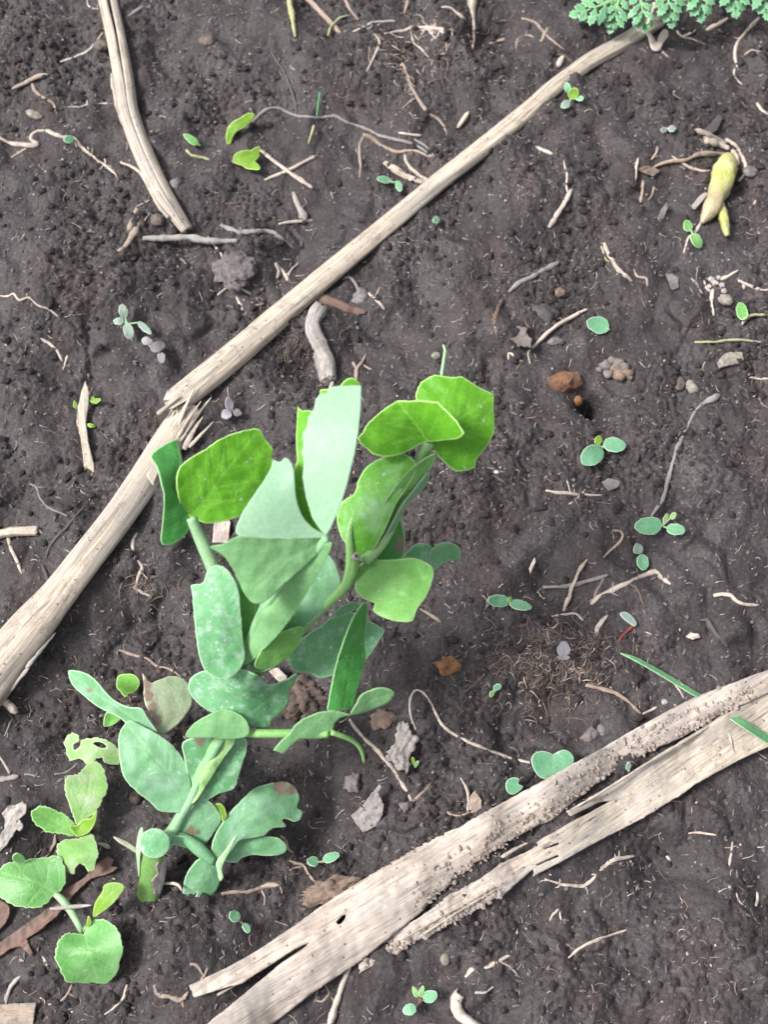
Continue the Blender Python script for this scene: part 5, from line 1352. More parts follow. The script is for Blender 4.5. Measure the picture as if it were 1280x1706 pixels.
sheet('sprout_lobe', [(1088, 82), (1083, 66), (1079, 54), (1084, 53), (1090, 62), (1096, 70), (1100, 58), (1106, 49), (1113, 50), (1114, 60), (1106, 72), (1100, 84)], [(1082, 55, gz(1082, 55) + 5), (1110, 50, gz(1110, 50) + 6), (1094, 84, gz(1094, 84) + 1.5)], M['cream'], t, thick=1.2, axis=((1094, 84), (1100, 50)))
lay('rootlet', [(1099, 82), (1108, 90), (1116, 96)], 7, 4, M['pink'], t)
R_('root', 'thin looping root right of the forked sprout', 'root', 'cream', [([(1129, 52), (1136, 62), (1155, 66), (1176, 74)], 6, 2), ([(1138, 62), (1150, 56), (1160, 50)], 4, 6)])
R_('straw', 'white straw splinter under the corner weed', 'straw', 'cream', [([(1178, 50), (1200, 38), (1232, 23)], 9, 7, {'stiff': True})])
R_('root', 'white tapering root bending down near the right edge', 'root', 'cream', [([(1266, 30), (1246, 52), (1229, 76), (1226, 94), (1229, 112)], 9, 5), ([(1225, 114), (1226, 128), (1238, 141)], 4, 3)])
R_('root', 'faint short root under the white tapering root', 'root', 'pink', [([(1241, 91), (1254, 84), (1270, 86)], 4, 3)])
R_('root_chip', 'white root chip at the right edge above the bulb', 'root', 'cream', [([(1262, 172), (1270, 182), (1284, 192)], 7, 6)])
R_('root', 'white straw tapering to a thread right of the long stalk', 'root', 'cream', [([(952, 316), (942, 338), (930, 356), (915, 379)], 8, 12, {'part': 'straw'}), ([(940, 268), (945, 290), (944, 308), (947, 322)], 4, 6)])
R_('root_chip', 'small white bent root chip below the buried stalk', 'root', 'cream', [([(894, 244), (906, 250), (922, 257)], 6, 5)])
R_('stick', 'pale bent stick with a bark sliver in the upper right', 'stick', 'cream', [([(1008, 405), (1016, 424), (1030, 446), (1054, 469)], 8, 9, {'part': 'stick', 'stiff': False}), ([(1002, 410), (1010, 430), (1018, 437)], 4, 2, {'mat': 'olive_straw', 'part': 'bark_sliver'})])
R_('root', 'small hooked pink root beside the pale bent stick', 'root', 'pink', [([(1057, 449), (1064, 460), (1078, 464), (1080, 477)], 6, 5)])
R_('twig', 'grey twig dipping into the soil left of the pale bent root', 'twig', 'grey', [([(932, 437), (908, 449), (886, 462), (866, 470), (849, 486)], 11, 9)])
R_('twig', 'brown twig standing below the end of the grey twig', 'twig', 'brown', [([(838, 498), (830, 515), (826, 535), (828, 560)], 9, 6)])
R_('root', 'pale bent root with a short drop left of the oval seed leaf', 'root', 'cream', [([(979, 515), (955, 527), (930, 540), (912, 556), (886, 580)], 7, 9, {'lift': .9}), ([(884, 582), (881, 592), (884, 606)], 5, 4)])
R_('root', 'white hook of root left of the pale bent root', 'root', 'cream', [([(848, 600), (847, 588), (858, 592), (872, 603)], 4, 5)])
R_('straw', 'thin straight greenish straw near the right edge', 'straw', 'olive_straw', [([(1158, 570), (1190, 569), (1230, 566), (1270, 570)], 5, 4, {'stiff': True, 'lift': .9})])
t = R_('root_gall', 'knobbly cream root gall above a grey pebble', 'root', 'cream', [([(1200, 466), (1214, 460), (1232, 450)], 9, 4), ([(1188, 482), (1187, 500), (1190, 526)], 8, 4), ([(1174, 468), (1178, 480), (1186, 486)], 5, 5)])
for a, b, s in ((1186, 466, 12), (1192, 473, 13), (1203, 476, 12), (1198, 464, 10), (1207, 486, 11), (1182, 478, 10)):
    lump('knob', a, b, s * .85, s * .75, M['grit'], h=.9, sub=3, parent=t, sink=.3, rough=.4, freq=1.8)
R_('root', 'jointed white root at the right edge beside the gall', 'root', 'cream', [([(1230, 467), (1246, 473), (1268, 483)], 5, 7), ([(1240, 472), (1241, 482)], 5, 7), ([(1266, 483), (1290, 484)], 6, 5)])
R_('twig', 'thin grey twig left of the gall', 'twig', 'grey', [([(1153, 464), (1162, 477), (1172, 490)], 9, 6)])
R_('root', 'long dark curving root running down the right side', 'root', 'charcoal', [([(1200, 659), (1180, 668), (1160, 684)], 11, 8, {'mat': 'grey'}), ([(1160, 684), (1148, 706), (1138, 726), (1128, 752), (1120, 780), (1112, 808), (1104, 834), (1086, 860)], 7, 8, {'mat': 'grey'})])
R_('root', 'pale root stub at the right edge below the olive flake', 'root', 'cream', [([(1250, 628), (1266, 632), (1290, 630)], 5, 5)])
R_('root', 'crossed white rootlets below the two leaved seedling', 'root', 'cream', [([(910, 817), (935, 821), (960, 824), (1004, 825)], 6, 5), ([(949, 840), (962, 830), (976, 816)], 4, 7), ([(945, 800), (952, 822)], 3, 2), ([(956, 806), (958, 822)], 3, 2)])
R_('root', 'hooked tan root above the grey stick', 'root', 'tan', [([(1022, 884), (1034, 886), (1037, 898), (1022, 914), (1006, 929)], 5, 5)])
R_('straw', 'pale straw crossing over the grey stick in the middle right', 'straw', 'cream', [([(940, 1018), (948, 994), (960, 966), (970, 945), (979, 932)], 7, 6, {'lift': 1.2})])
R_('stick', 'grey stick lying under the pale crossing straw', 'stick', 'charcoal', [([(905, 978), (945, 976), (980, 968), (1014, 958)], 8, 7, {'stiff': True, 'mat': 'grey'}), ])
R_('root', 'pinkish root climbing to a thick bent cream end', 'root', 'pink', [([(986, 1006), (1004, 990), (1024, 982), (1044, 972), (1058, 964)], 10, 9, {'mat': 'cream'}), ([(1058, 965), (1076, 957), (1094, 952), (1108, 964), (1124, 981)], 11, 11, {'mat': 'cream'}), ([(990, 994), (1000, 976), (1009, 957)], 4, 5), ([(1050, 973), (1062, 982), (1076, 1012)], 5, 4, {'mat': 'brown'}), ([(1020, 984), (1022, 970)], 4, 3)])
R_('root', 'short pale root below the crossing straw', 'root', 'cream', [([(917, 1028), (940, 1025), (960, 1023), (972, 1034)], 6, 6)])
R_('seed_husk', 'pale yellow seed husk left of the red stemmed sprout', 'husk', 'olive_straw', [([(994, 1053), (1000, 1040), (1014, 1024)], 10, 5, {'flat': .6, 'mat': 'cream'})])
t = thing('red_sprout', 'withered sprout with a dark red stem and a white leaf', 'sprout', on(1050, 1045, 0))
sheet('leaf', [(1034, 1022), (1042, 1019), (1054, 1026), (1062, 1038), (1058, 1044), (1048, 1038), (1038, 1030)], [(a, b, gz(a, b) + 2.5) for a, b in ((1034, 1022), (1054, 1026), (1058, 1044))], M['coty_grey'], t, step=2.5, thick=.4)
lay('stem', [(1059, 1042), (1050, 1049), (1040, 1058), (1030, 1070)], 9, 4, M['red'], t, lift=.8); lay('rootlet', [(1057, 1044), (1058, 1056), (1055, 1068)], 3, 2, M['tan'], t)
R_('root', 'white root with a kink right of the red stemmed sprout', 'root', 'cream', [([(1190, 992), (1204, 989), (1218, 991), (1232, 1004), (1266, 1008)], 8, 6)])
R_('twig', 'short charcoal twig below the kinked white root', 'twig', 'charcoal', [([(1178, 1030), (1190, 1050), (1202, 1064), (1214, 1078)], 12, 7)])
R_('root', 'tan root slanting to the upper edge of the split stalk', 'root', 'tan', [([(976, 1141), (1000, 1146), (1026, 1154), (1048, 1170), (1070, 1190)], 8, 6, {'lift': .9})])
R_('root_chip', 'short pale chip lying against the upper edge of the split stalk', 'root', 'cream', [([(1070, 1190), (1082, 1184), (1096, 1178)], 5, 7)])
R_('root', 'short pale rootlet under the green grass blade', 'root', 'cream', [([(1122, 1134), (1132, 1148), (1140, 1164)], 4, 5)])
R_('root', 'curly rootlet hanging over the lower half of the split stalk', 'root', 'cream', [([(1212, 1192), (1210, 1210), (1218, 1228), (1222, 1246), (1228, 1258)], 5, 4, {'dz': 5, 'stiff': True})])
R_('root', 'long white looping root thread below the pea side shoot', 'root', 'cream', [([(693, 1216), (684, 1190), (684, 1164), (694, 1150), (708, 1156), (722, 1180), (738, 1208), (762, 1226), (790, 1240), (820, 1252), (848, 1262), (884, 1271)], 5, 7, {'wig': .4})])
R_('root', 'straight jointed pale root running down from the side shoot', 'root', 'cream', [([(582, 1198), (600, 1222), (622, 1244), (645, 1268), (664, 1294), (686, 1334)], 8, 7), ([(688, 1336), (702, 1322), (716, 1308), (722, 1284)], 5, 6, {'mat': 'pink'}), ([(622, 1244), (634, 1250)], 3, 2)])
R_('twig', 'short brown twig right of the broad middle pea leaf', 'twig', 'tan', [([(700, 1014), (716, 1024), (736, 1037)], 6, 7, {'stiff': True})])
R_('root', 'white thread rising from a withered bract above the split stalk', 'root', 'cream', [([(768, 1296), (776, 1312), (780, 1330), (780, 1352)], 5, 6, {'lift': 1}), ([(738, 1346), (752, 1356), (768, 1360), (786, 1352)], 5, 4, {'mat': 'tan'}), ([(796, 1330), (794, 1344), (786, 1354)], 4, 4)])
R_('root', 'white straight thread on the bare soil at the lower right', 'root', 'cream', [([(1148, 1388), (1165, 1387), (1194, 1391)], 5, 4, {'stiff': True})])
ln = [(908, 1464), (925, 1470), (945, 1475), (972, 1476), (988, 1466), (1002, 1448), (1024, 1434), (1058, 1426)]
R_('root', 'whiskered cream root below the end of the split stalk', 'root', 'cream', [(ln, 5, 8)] + bristles(ln, 14, 18, 4, 21))
R_('root', 'thin straight pale root on the soil near the bottom right', 'root', 'cream', [([(948, 1596), (966, 1580), (990, 1568), (1046, 1549)], 6, 4, {'wig': .4})])
R_('root', 'tan peeling root at the bottom right of the stalk end', 'root', 'tan', [([(776, 1628), (790, 1614), (812, 1612), (834, 1600), (854, 1588)], 9, 7, {'mat': 'cream'}), ([(834, 1602), (850, 1612), (866, 1628)], 5, 3), ([(792, 1654), (810, 1652), (824, 1644)], 5, 5, {'mat': 'cream'})])
R_('root_stub', 'thick pale curved root stub at the bottom edge', 'root', 'cream', [([(768, 1654), (760, 1668), (764, 1684), (780, 1700), (800, 1716)], 17, 20, {'sides': 12})])
R_('stick', 'pale straight stick under the broad stalk at the bottom edge', 'stick', 'cream', [([(588, 1598), (575, 1630), (562, 1668), (546, 1716)], 10, 12, {'stiff': True, 'lift': .7})])
R_('root', 'orange brown rootlets under the bottom of the broad stalk', 'root', 'tan', [([(540, 1638), (548, 1655), (536, 1668), (524, 1664)], 5, 4), ([(548, 1655), (556, 1668)], 4, 3), ([(530, 1648), (526, 1668)], 4, 3)])
R_('root', 'white zigzag root on the smooth soil at the left edge', 'root', 'cream', [([(-8, 492), (12, 494), (22, 490), (32, 500), (48, 496), (62, 508), (82, 516), (100, 530)], 5, 4, {'wig': .3})])
R_('root', 'thin curved root below the zigzag root', 'root', 'cream', [([(66, 563), (82, 572), (96, 586), (104, 602)], 5, 5), ([(112, 592), (108, 604), (104, 616)], 4, 4)])
R_('root', 'thin thread of root at the left above the horizontal stub', 'root', 'grey', [([(49, 806), (60, 812), (67, 832), (81, 846), (96, 852), (112, 860)], 4, 3), ([(60, 812), (78, 811)], 3, 2)])
R_('twig', 'short horizontal tan twig at the left edge with a drooping rootlet', 'twig', 'straw', [([(-8, 892), (12, 888), (36, 886), (64, 885)], 17, 16, {'part': 'stick', 'stiff': True, 'sides': 12, 'lift': .6}), ([(12, 892), (18, 912), (24, 930), (36, 956)], 9, 4, {'mat': 'cream'}), ([(58, 878), (66, 884), (70, 890)], 5, 4)])
R_('root', 'dark curved root between the tan twig and the long stalk', 'root', 'charcoal', [([(142, 842), (122, 864), (100, 888), (84, 908), (76, 930)], 5, 6), ([(70, 940), (76, 958), (85, 978)], 5, 8)])
R_('root', 'cream wavy root on the bank right of the long stalk', 'root', 'cream', [([(228, 888), (221, 902), (224, 924), (236, 944), (230, 960), (226, 978)], 8, 6), ([(235, 950), (246, 966)], 4, 2), ([(222, 978), (236, 986), (252, 994)], 5, 5)])
R_('root', 'thin brown root leading to the withered pea leaf', 'root', 'pink', [([(198, 1083), (220, 1090), (245, 1097), (262, 1110), (284, 1116), (302, 1128)], 6, 4)])
R_('straw', 'cut straw end at the left edge below the long stalk', 'straw', 'straw', [([(-10, 1156), (8, 1168), (28, 1188)], 15, 12, {'stiff': True, 'lift': .7})])
R_('root', 'thin grey thread running down from the cut straw end', 'root', 'grey', [([(20, 1196), (14, 1212), (7, 1226)], 4, 3)])
R_('root', 'short pale root slanting at the left edge above a grey stub', 'root', 'cream', [([(-4, 1256), (6, 1272), (16, 1290)], 6, 5)])
R_('stick', 'short flat grey stub at the left edge', 'stick', 'straw_grey', [([(-10, 1298), (10, 1297), (31, 1293)], 13, 10, {'stiff': True, 'flat': .6})])
R_('twig', 'thin brown twig left of the slug eaten weed', 'twig', 'grey', [([(90, 1290), (108, 1286), (120, 1280), (130, 1270)], 4, 4)])
R_('twig', 'thin straight grey twig between the stub and the slug eaten weed', 'twig', 'grey', [([(40, 1290), (54, 1292), (68, 1294)], 5, 4)])
R_('root', 'grey stem rising behind the big weed leaf', 'root', 'tan', [([(92, 1390), (90, 1404), (84, 1416), (75, 1428)], 8, 7)])
R_('root_chip', 'short cream chip right of the torn lower weed leaf', 'root', 'cream', [([(162, 1405), (172, 1408), (183, 1413)], 7, 9)])
R_('twig', 'short pale twig lying over the weed stem', 'twig', 'straw_grey', [([(84, 1514), (104, 1512), (126, 1510), (152, 1508)], 8, 6, {'dz': 9, 'stiff': True, 'wig': .3})])
R_('root', 'light root running right below the torn pea leaf', 'root', 'tan', [([(368, 1489), (390, 1486), (415, 1486), (435, 1480), (452, 1475), (466, 1478), (470, 1488)], 6, 9), ([(436, 1482), (442, 1494), (440, 1508)], 5, 3)])
R_('root', 'bent pale rootlets above the fibrous peat lump', 'root', 'tan', [([(482, 1434), (492, 1438), (506, 1442), (514, 1456), (526, 1470)], 5, 5), ([(506, 1443), (492, 1447), (482, 1450), (480, 1440)], 6, 3), ([(468, 1392), (478, 1402), (482, 1416), (494, 1424)], 5, 4)])
R_('root', 'tan curl of root by the tongue of the broad stalk', 'root', 'tan', [([(316, 1606), (328, 1606), (336, 1620), (344, 1630)], 7, 4), ([(346, 1612), (342, 1624), (334, 1634)], 5, 4)])
R_('root', 'grey knobbly root touching the tip of the broad stalk tongue', 'root', 'grey', [([(257, 1640), (264, 1656), (280, 1660), (302, 1666), (314, 1652)], 10, 8, {'mat': 'tan'}), ([(302, 1664), (306, 1678)], 7, 5, {'mat': 'tan'})])
R_('root', 'thin curved pale root below the heart leaf', 'root', 'cream', [([(174, 1690), (192, 1676), (205, 1660), (212, 1640)], 3, 6)])
R_('root', 'grey bent root at the bottom left above the tan corner plate', 'root', 'straw_grey', [([(10, 1674), (13, 1656), (18, 1642), (34, 1626)], 8, 9)])
R_('root', 'brown forked root touching the heart leaf from below', 'root', 'tan', [([(80, 1674), (100, 1668), (114, 1654), (120, 1640)], 4, 6), ([(114, 1654), (124, 1660)], 4, 3)])
R_('root_chip', 'pale short root left of the heart leaf edge', 'root', 'cream', [([(70, 1594), (76, 1604), (80, 1616)], 5, 4)])
R_('bent_stalk', 'bent grey white stalk piece emerging from under the long stalk', 'stalk', 'straw_grey', [([(534, 512), (522, 534), (524, 556), (536, 582), (546, 606), (548, 634)], 24, 27, {'part': 'stalk', 'sides': 16, 'wig': .3, 'lift': .5}), ([(530, 590), (536, 612), (540, 634)], 18, 14, {'part': 'bark', 'mat': 'grey'}), ([(552, 606), (556, 630), (550, 648)], 8, 7, {'part': 'bark_strip', 'mat': 'cream'})])
R_('bark_chunk', 'brown bark chunk under the middle of the long stalk', 'bark', 'redbrown', [([(518, 492), (540, 500), (562, 506), (585, 516), (610, 520)], 20, 13, {'sides': 12, 'wig': .3})])
R_('root', 'grey root loop by the lilac pebble under the long stalk', 'root', 'grey', [([(570, 466), (580, 462), (592, 472), (598, 486)], 6, 6), ([(614, 488), (626, 500), (642, 516)], 7, 5, {'mat': 'cream'})])
R_('root', 'white V shaped rootlets at the upper edge of the long stalk', 'root', 'cream', [([(459, 438), (464, 450), (462, 464)], 5, 6), ([(461, 439), (472, 452), (480, 468)], 5, 8), ([(498, 438), (488, 448), (480, 460)], 4, 5)])
R_('root', 'arched pale root over the tan clod', 'root', 'cream', [([(362, 492), (374, 482), (385, 476), (400, 480), (418, 490)], 5, 6)])
R_('root_chip', 'white wedge of root below the tan clod', 'root', 'cream', [([(394, 494), (399, 506), (405, 518)], 5, 8)])
R_('root', 'thin forked rootlet below the tan clod by the long stalk', 'root', 'tan', [([(420, 510), (432, 507), (440, 505)], 5, 4), ([(434, 508), (434, 520)], 4, 3)])
R_('root', 'thin pale thread above the tan clod at the end of the grey stick', 'root', 'cream', [([(346, 394), (356, 408), (366, 420), (378, 446)], 5, 4)])
R_('root', 'pink root fork just above the tall pale pea leaf', 'root', 'pink', [([(594, 634), (594, 616), (602, 606), (610, 590)], 8, 4, {'mat': 'pink'}), ([(594, 614), (588, 604)], 6, 8), ([(606, 608), (620, 616)], 5, 5)])
R_('root', 'thin dark rootlet at the left of the root mat', 'root', 'brown', [([(776, 1152), (800, 1130), (822, 1108), (846, 1090)], 4, 3)])
R_('root', 'slim pale root on the bank below the bright pea leaf', 'root', 'cream', [([(824, 787), (836, 784), (850, 787)], 8, 4)])
R_('root', 'tan roots tangled in the red tinted crumb beside the bulb', 'root', 'tan', [([(1064, 264), (1060, 282), (1058, 306)], 7, 6, {'mat': 'cream'}), ([(1096, 244), (1094, 256), (1086, 266)], 6, 4), ([(1072, 300), (1072, 320), (1068, 338)], 5, 6), ([(1090, 310), (1088, 324), (1080, 334)], 4, 4)])
R_('root', 'small white root chip right of the yellow bulb', 'root', 'cream', [([(1262, 332), (1256, 342), (1250, 347)], 6, 4)])
R_('root', 'white twisted rootlet on the soil below the split stalk', 'root', 'cream', [([(1222, 1402), (1220, 1418), (1216, 1442)], 5, 5)])
R_('root', 'forked pale rootlet on the soil at the far lower right', 'root', 'cream', [([(1228, 1488), (1232, 1500), (1240, 1508)], 5, 4), ([(1262, 1486), (1264, 1498), (1260, 1510)], 5, 5)])
R_('root_chip', 'short white chip on the soil right of the whiskered root', 'root', 'cream', [([(1110, 1424), (1118, 1434)], 5, 5)])
R_('root', 'thin twin rootlets on the dark soil below the whiskered root', 'root', 'cream', [([(916, 1534), (926, 1520), (932, 1514)], 4, 5), ([(934, 1518), (936, 1534)], 4, 3)])

# uprooted sprouting bulb
t = thing('uprooted_bulb', 'uprooted yellow green bulb with tan roots and a torn stem', 'bulb', on(1190, 330, 0))
def bulb_part(name, pts, mat, **kw):
    return stem3(name, [(a, b, gz(a, b) + z, w) for a, b, z, w in pts], M[mat], t, sides=16, step=3, **kw)
bulb_part('bulb', [(1219, 261, 5, 14), (1214, 267, 5.5, 29), (1209, 281, 6, 39), (1205, 298, 6, 38), (1199, 316, 5.5, 36), (1194, 331, 5, 30), (1188, 344, 4.4, 29), (1182, 354, 3.7, 24), (1175, 364, 2.8, 16), (1170, 371, 2.2, 7)], 'bulb', ridge=.03, lumpy=.16, fade=(.42, .80))
bulb_part('torn_stem', [(1200, 335, 3, 12), (1205, 355, 3, 16), (1209, 375, 2.5, 14), (1213, 393, 2, 9)], 'bulb', lumpy=.25)
sheet('husk', S([(770, 690), (720, 720), (680, 770), (655, 805), (680, 830), (720, 790), (760, 740), (790, 700)], 4.923, 1020, 180), [(a, b, gz(a, b) + z) for a, b, z in ((1176, 320, 4), (1154, 343, 2), (1170, 335, 3))], M['straw_grey'], t, thick=.3, axis=((1176, 320), (1155, 345)))
lay('tap_root', [(1170, 370), (1160, 384), (1148, 398), (1140, 422)], 7, 4, M['cream'], t)
lay('root', [(1214, 259), (1190, 256), (1166, 257), (1145, 266), (1120, 268), (1098, 274), (1086, 282)], 11, 6, M['tan'], t, lift=.9)
lay('root', [(1185, 284), (1168, 284), (1150, 279), (1132, 268), (1120, 260)], 6, 4, M['cream'], t)
lay('root', [(1216, 248), (1198, 240), (1176, 234)], 10, 14, M['straw'], t, lift=.8)
lay('root', [(1212, 238), (1190, 228), (1160, 216)], 6, 11, M['tan'], t, lift=1.0)
lay('root', [(1211, 232), (1226, 242), (1236, 256), (1242, 272), (1241, 290), (1230, 304)], 7, 6, M['cream'], t, lift=.9)
lay('root', [(1220, 250), (1228, 262), (1230, 276)], 10, 8, M['cream'], t, lift=.8)

# ================================================================== bark, dead leaves, stones and clods
def flake(name, label, cat, outline, mat, h=2.0, tilt=(0, 0), thick=.7, smooth=False, axis=None, group=None, wave=.25, teeth=.8, curl=0.0):
    xs = [p[0] for p in outline]; ys = [p[1] for p in outline]
    cx, cy = sum(xs) / len(xs), sum(ys) / len(ys)
    z0 = np.mean([gz(a, b) for a, b in outline])
    r_ = max(max(xs) - min(xs), max(ys) - min(ys)) / 2
    c = [(cx, cy, z0 + h)] + [(a, b, z0 + h + tilt[0] * (a - cx) / r_ + tilt[1] * (b - cy) / r_ + curl * ((a - cx) ** 2 + (b - cy) ** 2) / r_ ** 2) for a, b in outline[::2]]
    ax = axis or ((min(xs), max(ys)), (max(xs), min(ys)))
    o = sheet(name, outline, c, M[mat], None, smooth=smooth, step=3.0, rim=1.5, thick=thick, axis=ax, wave=wave, teeth=teeth)
    return tag(o, label, cat, group)
flake('bark_strip', 'red brown bark strip running diagonally under the weeds at the lower left', 'bark', S([(-60, 880), (-40, 790), (0, 760), (110, 680), (270, 570), (370, 480), (420, 410), (560, 330), (640, 240), (710, 190), (760, 210), (740, 250), (790, 262), (760, 282), (690, 312), (600, 335), (500, 430), (440, 510), (370, 590), (260, 680), (170, 740), (220, 830), (205, 850), (130, 780), (70, 800), (0, 850)], 4, 0, 1380), 'redbrown', 3, axis=((0, 1590), (180, 1440)), thick=1.6, wave=.4)
flake('bark_plate', 'flat tan plate cut off by the bottom left corner', 'bark', S([(-80, 1180), (120, 1168), (240, 1160), (228, 1240), (205, 1360), (-80, 1360)], 4, 0, 1380), 'tan', 3, thick=1.2, axis=((0, 1690), (60, 1690)))
flake('dead_leaf', 'brown leaf scrap at the left edge below the big weed leaf', 'dead leaf', S([(-60, 480), (40, 500), (62, 540), (50, 600), (10, 660), (-60, 700)], 4, 0, 1380), 'redbrown', 3, thick=.6, smooth=True)
flake('dead_leaf', 'curled grey brown dead leaf left of the slug eaten weed', 'dead leaf', S([(60, 910), (130, 890), (180, 860), (215, 890), (210, 960), (150, 1010), (190, 1060), (160, 1110), (130, 1090), (90, 1160), (10, 1270), (-40, 1300), (-30, 1190), (30, 1090), (40, 1010), (10, 960)], 4.923, 0, 1160), 'straw_grey', 4, (2, -2), .6, wave=1.0)
flake('dead_leaf', 'brown folded dead leaf standing in the soil above the broad stalk', 'dead leaf', S([(1010, 905), (1025, 930), (1000, 960), (1035, 1040), (1030, 1110), (980, 1190), (900, 1230), (820, 1120), (900, 1040)], 4, 380, 1080), 'grey', 4, (3, -3), .6, wave=.8)
flake('bark_flake', 'rough ash grey bark flake right of the jointed root', 'bark', S([(1150, 490), (1210, 520), (1215, 560), (1250, 600), (1252, 660), (1200, 740), (1205, 825), (1120, 800), (1080, 740), (1055, 690), (1110, 640), (1130, 560)], 4, 380, 1080), 'straw_grey', 3.5, (1, -1), 1.6, wave=1.2, teeth=2.5)
flake('straw_flake', 'upright crooked pale straw flake on the soil at the left', 'straw', S([(755, 185), (790, 280), (785, 380), (770, 480), (760, 560), (775, 640), (780, 720), (805, 820), (830, 920), (835, 998), (800, 975), (770, 955), (748, 978), (735, 860), (715, 700), (675, 540), (690, 420), (720, 280), (740, 230)], 5.333, 0, 600), 'straw', 2.2, axis=((150, 785), (138, 640)), thick=.8, curl=1.0)
flake('straw_chip', 'pale straw chip seen below the left pea leaflet', 'straw', [(356, 866), (378, 862), (384, 870), (380, 905), (354, 903)], 'cream', 2.5, axis=((368, 905), (368, 865)))
flake('straw_chip', 'white straw chip peeping out between the middle pea leaves', 'straw', [(448, 1118), (462, 1112), (478, 1126), (476, 1138), (464, 1136)], 'cream', 3, axis=((448, 1115), (476, 1135)))
flake('stone_flake', 'pale olive flat stone flake at the right', 'stone', S([(835, 1085), (890, 1010), (960, 995), (1050, 990), (1075, 1060), (1030, 1090), (940, 1110), (850, 1130)], 5.333, 1040, 400), 'stone_olive', 1.6, thick=1.2)
flake('slate_chip', 'small square grey chip left of the gall', 'stone', S([(370, 295), (430, 300), (485, 330), (490, 430), (430, 435), (400, 370)], 5.333, 1040, 400), 'stone', 1.4, thick=1.0)
flake('slate_chip', 'narrow grey chip left of the yellow bulb', 'stone', [(1112, 336), (1114, 345), (1108, 362), (1102, 370), (1096, 364), (1102, 350)], 'stone', 1.4, thick=1.0)
flake('slate_chip', 'dull grey chip with ragged sides behind the bulb roots', 'stone', [(1198, 190), (1206, 196), (1196, 216), (1186, 222), (1174, 216), (1188, 202)], 'stone_dark', 1.5, thick=1.0)
flake('slate_chip', 'angular grey chip below the seedling with the yellow bud', 'stone', [(1004, 802), (1016, 796), (1034, 802), (1030, 812), (1014, 818)], 'stone', 1.4, thick=1.0)
flake('bark_chip', 'ragged ash grey crumb left of the pale bent root', 'bark', [(848, 552), (862, 544), (880, 545), (876, 556), (888, 564), (886, 578), (866, 576), (852, 566)], 'ash', 2, thick=1.4, teeth=2)
flake('straw_chip', 'white chip on the soil right of the red stemmed sprout', 'straw', [(1144, 1060), (1152, 1054), (1166, 1056), (1168, 1062), (1154, 1066)], 'cream', 1.4)
flake('straw_chip', 'narrow pale chip left of the grey stick', 'straw', [(882, 946), (892, 926), (893, 936), (884, 956)], 'cream', 1.4)
flake('leaf_scrap', 'brown leaf scrap under the ends of the bulb roots', 'dead leaf', S([(210, 500), (280, 470), (340, 480), (400, 515), (345, 560), (280, 540)], 4.923, 1020, 180), 'brown', 1.6, thick=.5, wave=.8)
flake('leaf_scrap', 'withered brown bract beside the white thread above the split stalk', 'dead leaf', [(782, 1350), (784, 1326), (792, 1318), (802, 1334), (804, 1346), (794, 1354)], 'tan', 2.5, (0, -2), .5, wave=.6)
lump('seed_disc', 1250, 288, 25, 22, M['stone'], 'round pale grey disc beside the bulb roots', 'seed', h=.5, rough=.05, sink=.15)
lump('clod', 940, 635, 58, 40, M['rust'], 'rust brown clod at the brink of the small hole', 'clod', h=.8, rough=.34, freq=1.5, sink=.42, smooth=False, sub=2)
lump('clod', 962, 669, 17, 17, M['orange'], 'small orange crumb below the rust brown clod', 'clod', h=.9, rough=.15)
t = thing('crumbly_clod', 'ash grey and tan crumbly clod right of the small hole', 'clod', on(1032, 622, 0))
for a, b, s, m in ((1010, 612, 20, 'ash'), (1020, 606, 19, 'ash'), (1032, 608, 22, 'ash'), (1014, 626, 18, 'ash'), (1040, 616, 20, 'ash'), (1034, 628, 26, 'tanclod'), (1046, 624, 17, 'tanclod'), (1000, 617, 12, 'ash'), (1026, 618, 22, 'tanclod'), (1050, 630, 12, 'tanclod')):
    lump('lump', a, b, s, s * .9, M[m], h=.9, sub=2, parent=t, sink=.1, rough=.3)
lump('flake_clod', 745, 1110, 38, 30, M['orange'], 'orange brown crumpled flake below the broad middle pea leaf', 'clod', h=.6, rough=.4, freq=1.7, sink=.3, smooth=False, sub=2)
lump('clod', 590, 1306, 28, 32, M['ash'], 'pale crumbly clod left of the folded dead leaf', 'clod', h=.7, rough=.4, freq=2, sub=3)
lump('clod', 640, 1200, 38, 34, M['tanclod'], 'tan papery clod above the ash grey bark flake', 'clod', h=.6, rough=.3, freq=1.6)
lump('clod', 500, 1165, 70, 60, M['peat'], 'rough brown clod under the middle pea leaves', 'clod', h=.5, rough=.45, freq=2.2, sub=4, sink=.4)
lump('clod', 392, 448, 60, 66, M['fleck'], 'root filled clod above the long stalk under an arched root', 'clod', h=.28, rough=.3, freq=2.2, sub=4, sink=.5)
lump('peat_lump', 548, 1484, 90, 36, M['tanclod'], 'fibrous brown peat lump against the broad stalk', 'clod', ang=-18, h=.7, rough=.35, freq=2.2, sub=4, sink=.4)
lump('stone', 346, 70, 27, 22, M['stone_tan'], 'small tan stone on the bare soil right of the split stalk top', 'stone', h=.8, rough=.26, freq=1.1, sink=.45)
lump('stone', 169, 77, 22, 20, M['stone_tan'], 'small tan stone against the left side of the split stalk', 'stone', h=.8, rough=.26, freq=1.1, sink=.45)
lump('stone', 57, 192, 33, 15, M['stone_olive'], 'narrow grey oval stone at the upper left', 'stone', ang=25, h=.7, rough=.08)
lump('stone', 294, 306, 20, 20, M['stone'], 'grey stone on the right side of the split stalk', 'stone', h=.8, rough=.26, freq=1.1, sink=.45)
lump('stone', 263, 367, 24, 20, M['stone_tan'], 'dark brown stone left of the split stalk foot', 'stone', h=.8, rough=.26, freq=1.1, sink=.45)
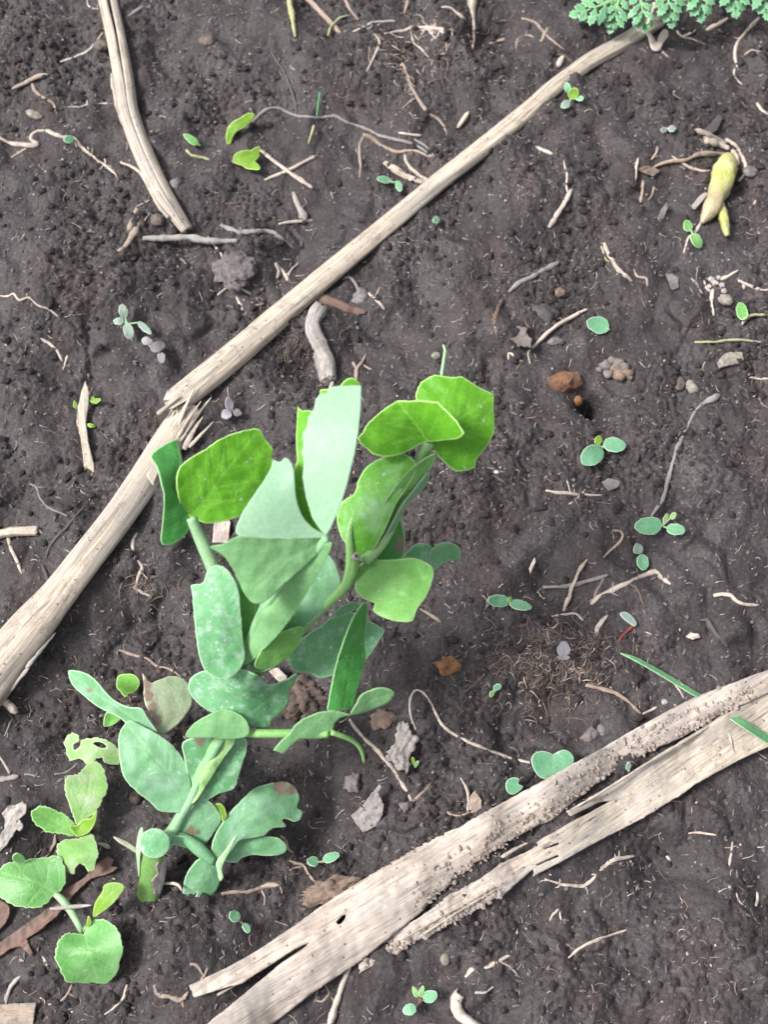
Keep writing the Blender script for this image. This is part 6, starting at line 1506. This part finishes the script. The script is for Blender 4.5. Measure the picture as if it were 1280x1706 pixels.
lump('stone', 1154, 645, 21, 26, M['stone_olive'], 'pale pebble above the dark curving root', 'stone', ang=-30, h=.8, rough=.18, freq=1.1, sink=.42)
lump('stone', 1133, 640, 18, 26, M['stone_tan'], 'dull brown pebble beside the pale one', 'stone', ang=20, h=.6, rough=.1)
lump('stone', 1210, 501, 27, 20, M['stone_olive'], 'speckled grey pebble under the gall', 'stone', ang=20, h=.8, rough=.1)
lump('stone', 727, 593, 15, 13, M['stone_olive'], 'tiny olive pebble beside the pea tendril', 'stone', h=.8, rough=.18, freq=1.1, sink=.42)
lump('stone', 908, 522, 44, 30, M['stone_dark'], 'dark smooth stone sunk in the soil left of the pale bent root', 'stone', ang=25, h=.6, rough=.26, freq=1.1, sink=.45)
lump('stone', 925, 569, 27, 15, M['stone'], 'pale grey pebble right of the pale bent root', 'stone', ang=-5, h=.8, rough=.26, freq=1.1, sink=.45)
lump('stone', 601, 495, 32, 28, M['stone'], 'flat greyish lilac pebble under the long stalk', 'stone', ang=-40, h=.6, rough=.26, freq=1.1, sink=.45)
lump('stone', 742, 1598, 16, 20, M['stone_olive'], 'small greenish oval pebble below the lower strip', 'stone', h=.8, rough=.06)
lump('stone', 675, 1343, 17, 15, M['stone'], 'grey pebble at the foot of the jointed root', 'stone', h=.8, rough=.26, freq=1.1, sink=.45)
lump('stone', 1003, 1217, 22, 14, M['stone'], 'pale seed like pebble by the edge of the split stalk', 'stone', ang=70, h=.6, rough=.08)
lump('stone', 933, 488, 18, 16, M['tanclod'], 'tan crumb with a thread above the pale bent root', 'clod', h=.8, rough=.2)
lump('stone', 225, 1330, 22, 20, M['peat'], 'dark crumb under the big pea leaf', 'clod', h=.8, rough=.2)
lump('stone', 1108, 1170, 12, 10, M['grit'], 'white grain beside the rootlet under the grass', 'stone', h=.8, rough=.1)
lump('stone', 640, 1262 + 108, 26, 20, M['stone_dark'], 'dark sunken stone below the folded dead leaf', 'stone', h=.6, rough=.26, freq=1.1, sink=.45)
lump('stone', 985, 1225, 34, 22, M['ash'], 'pale clod pressed against the upper edge of the split stalk', 'clod', ang=-30, h=.7, rough=.3, freq=2)
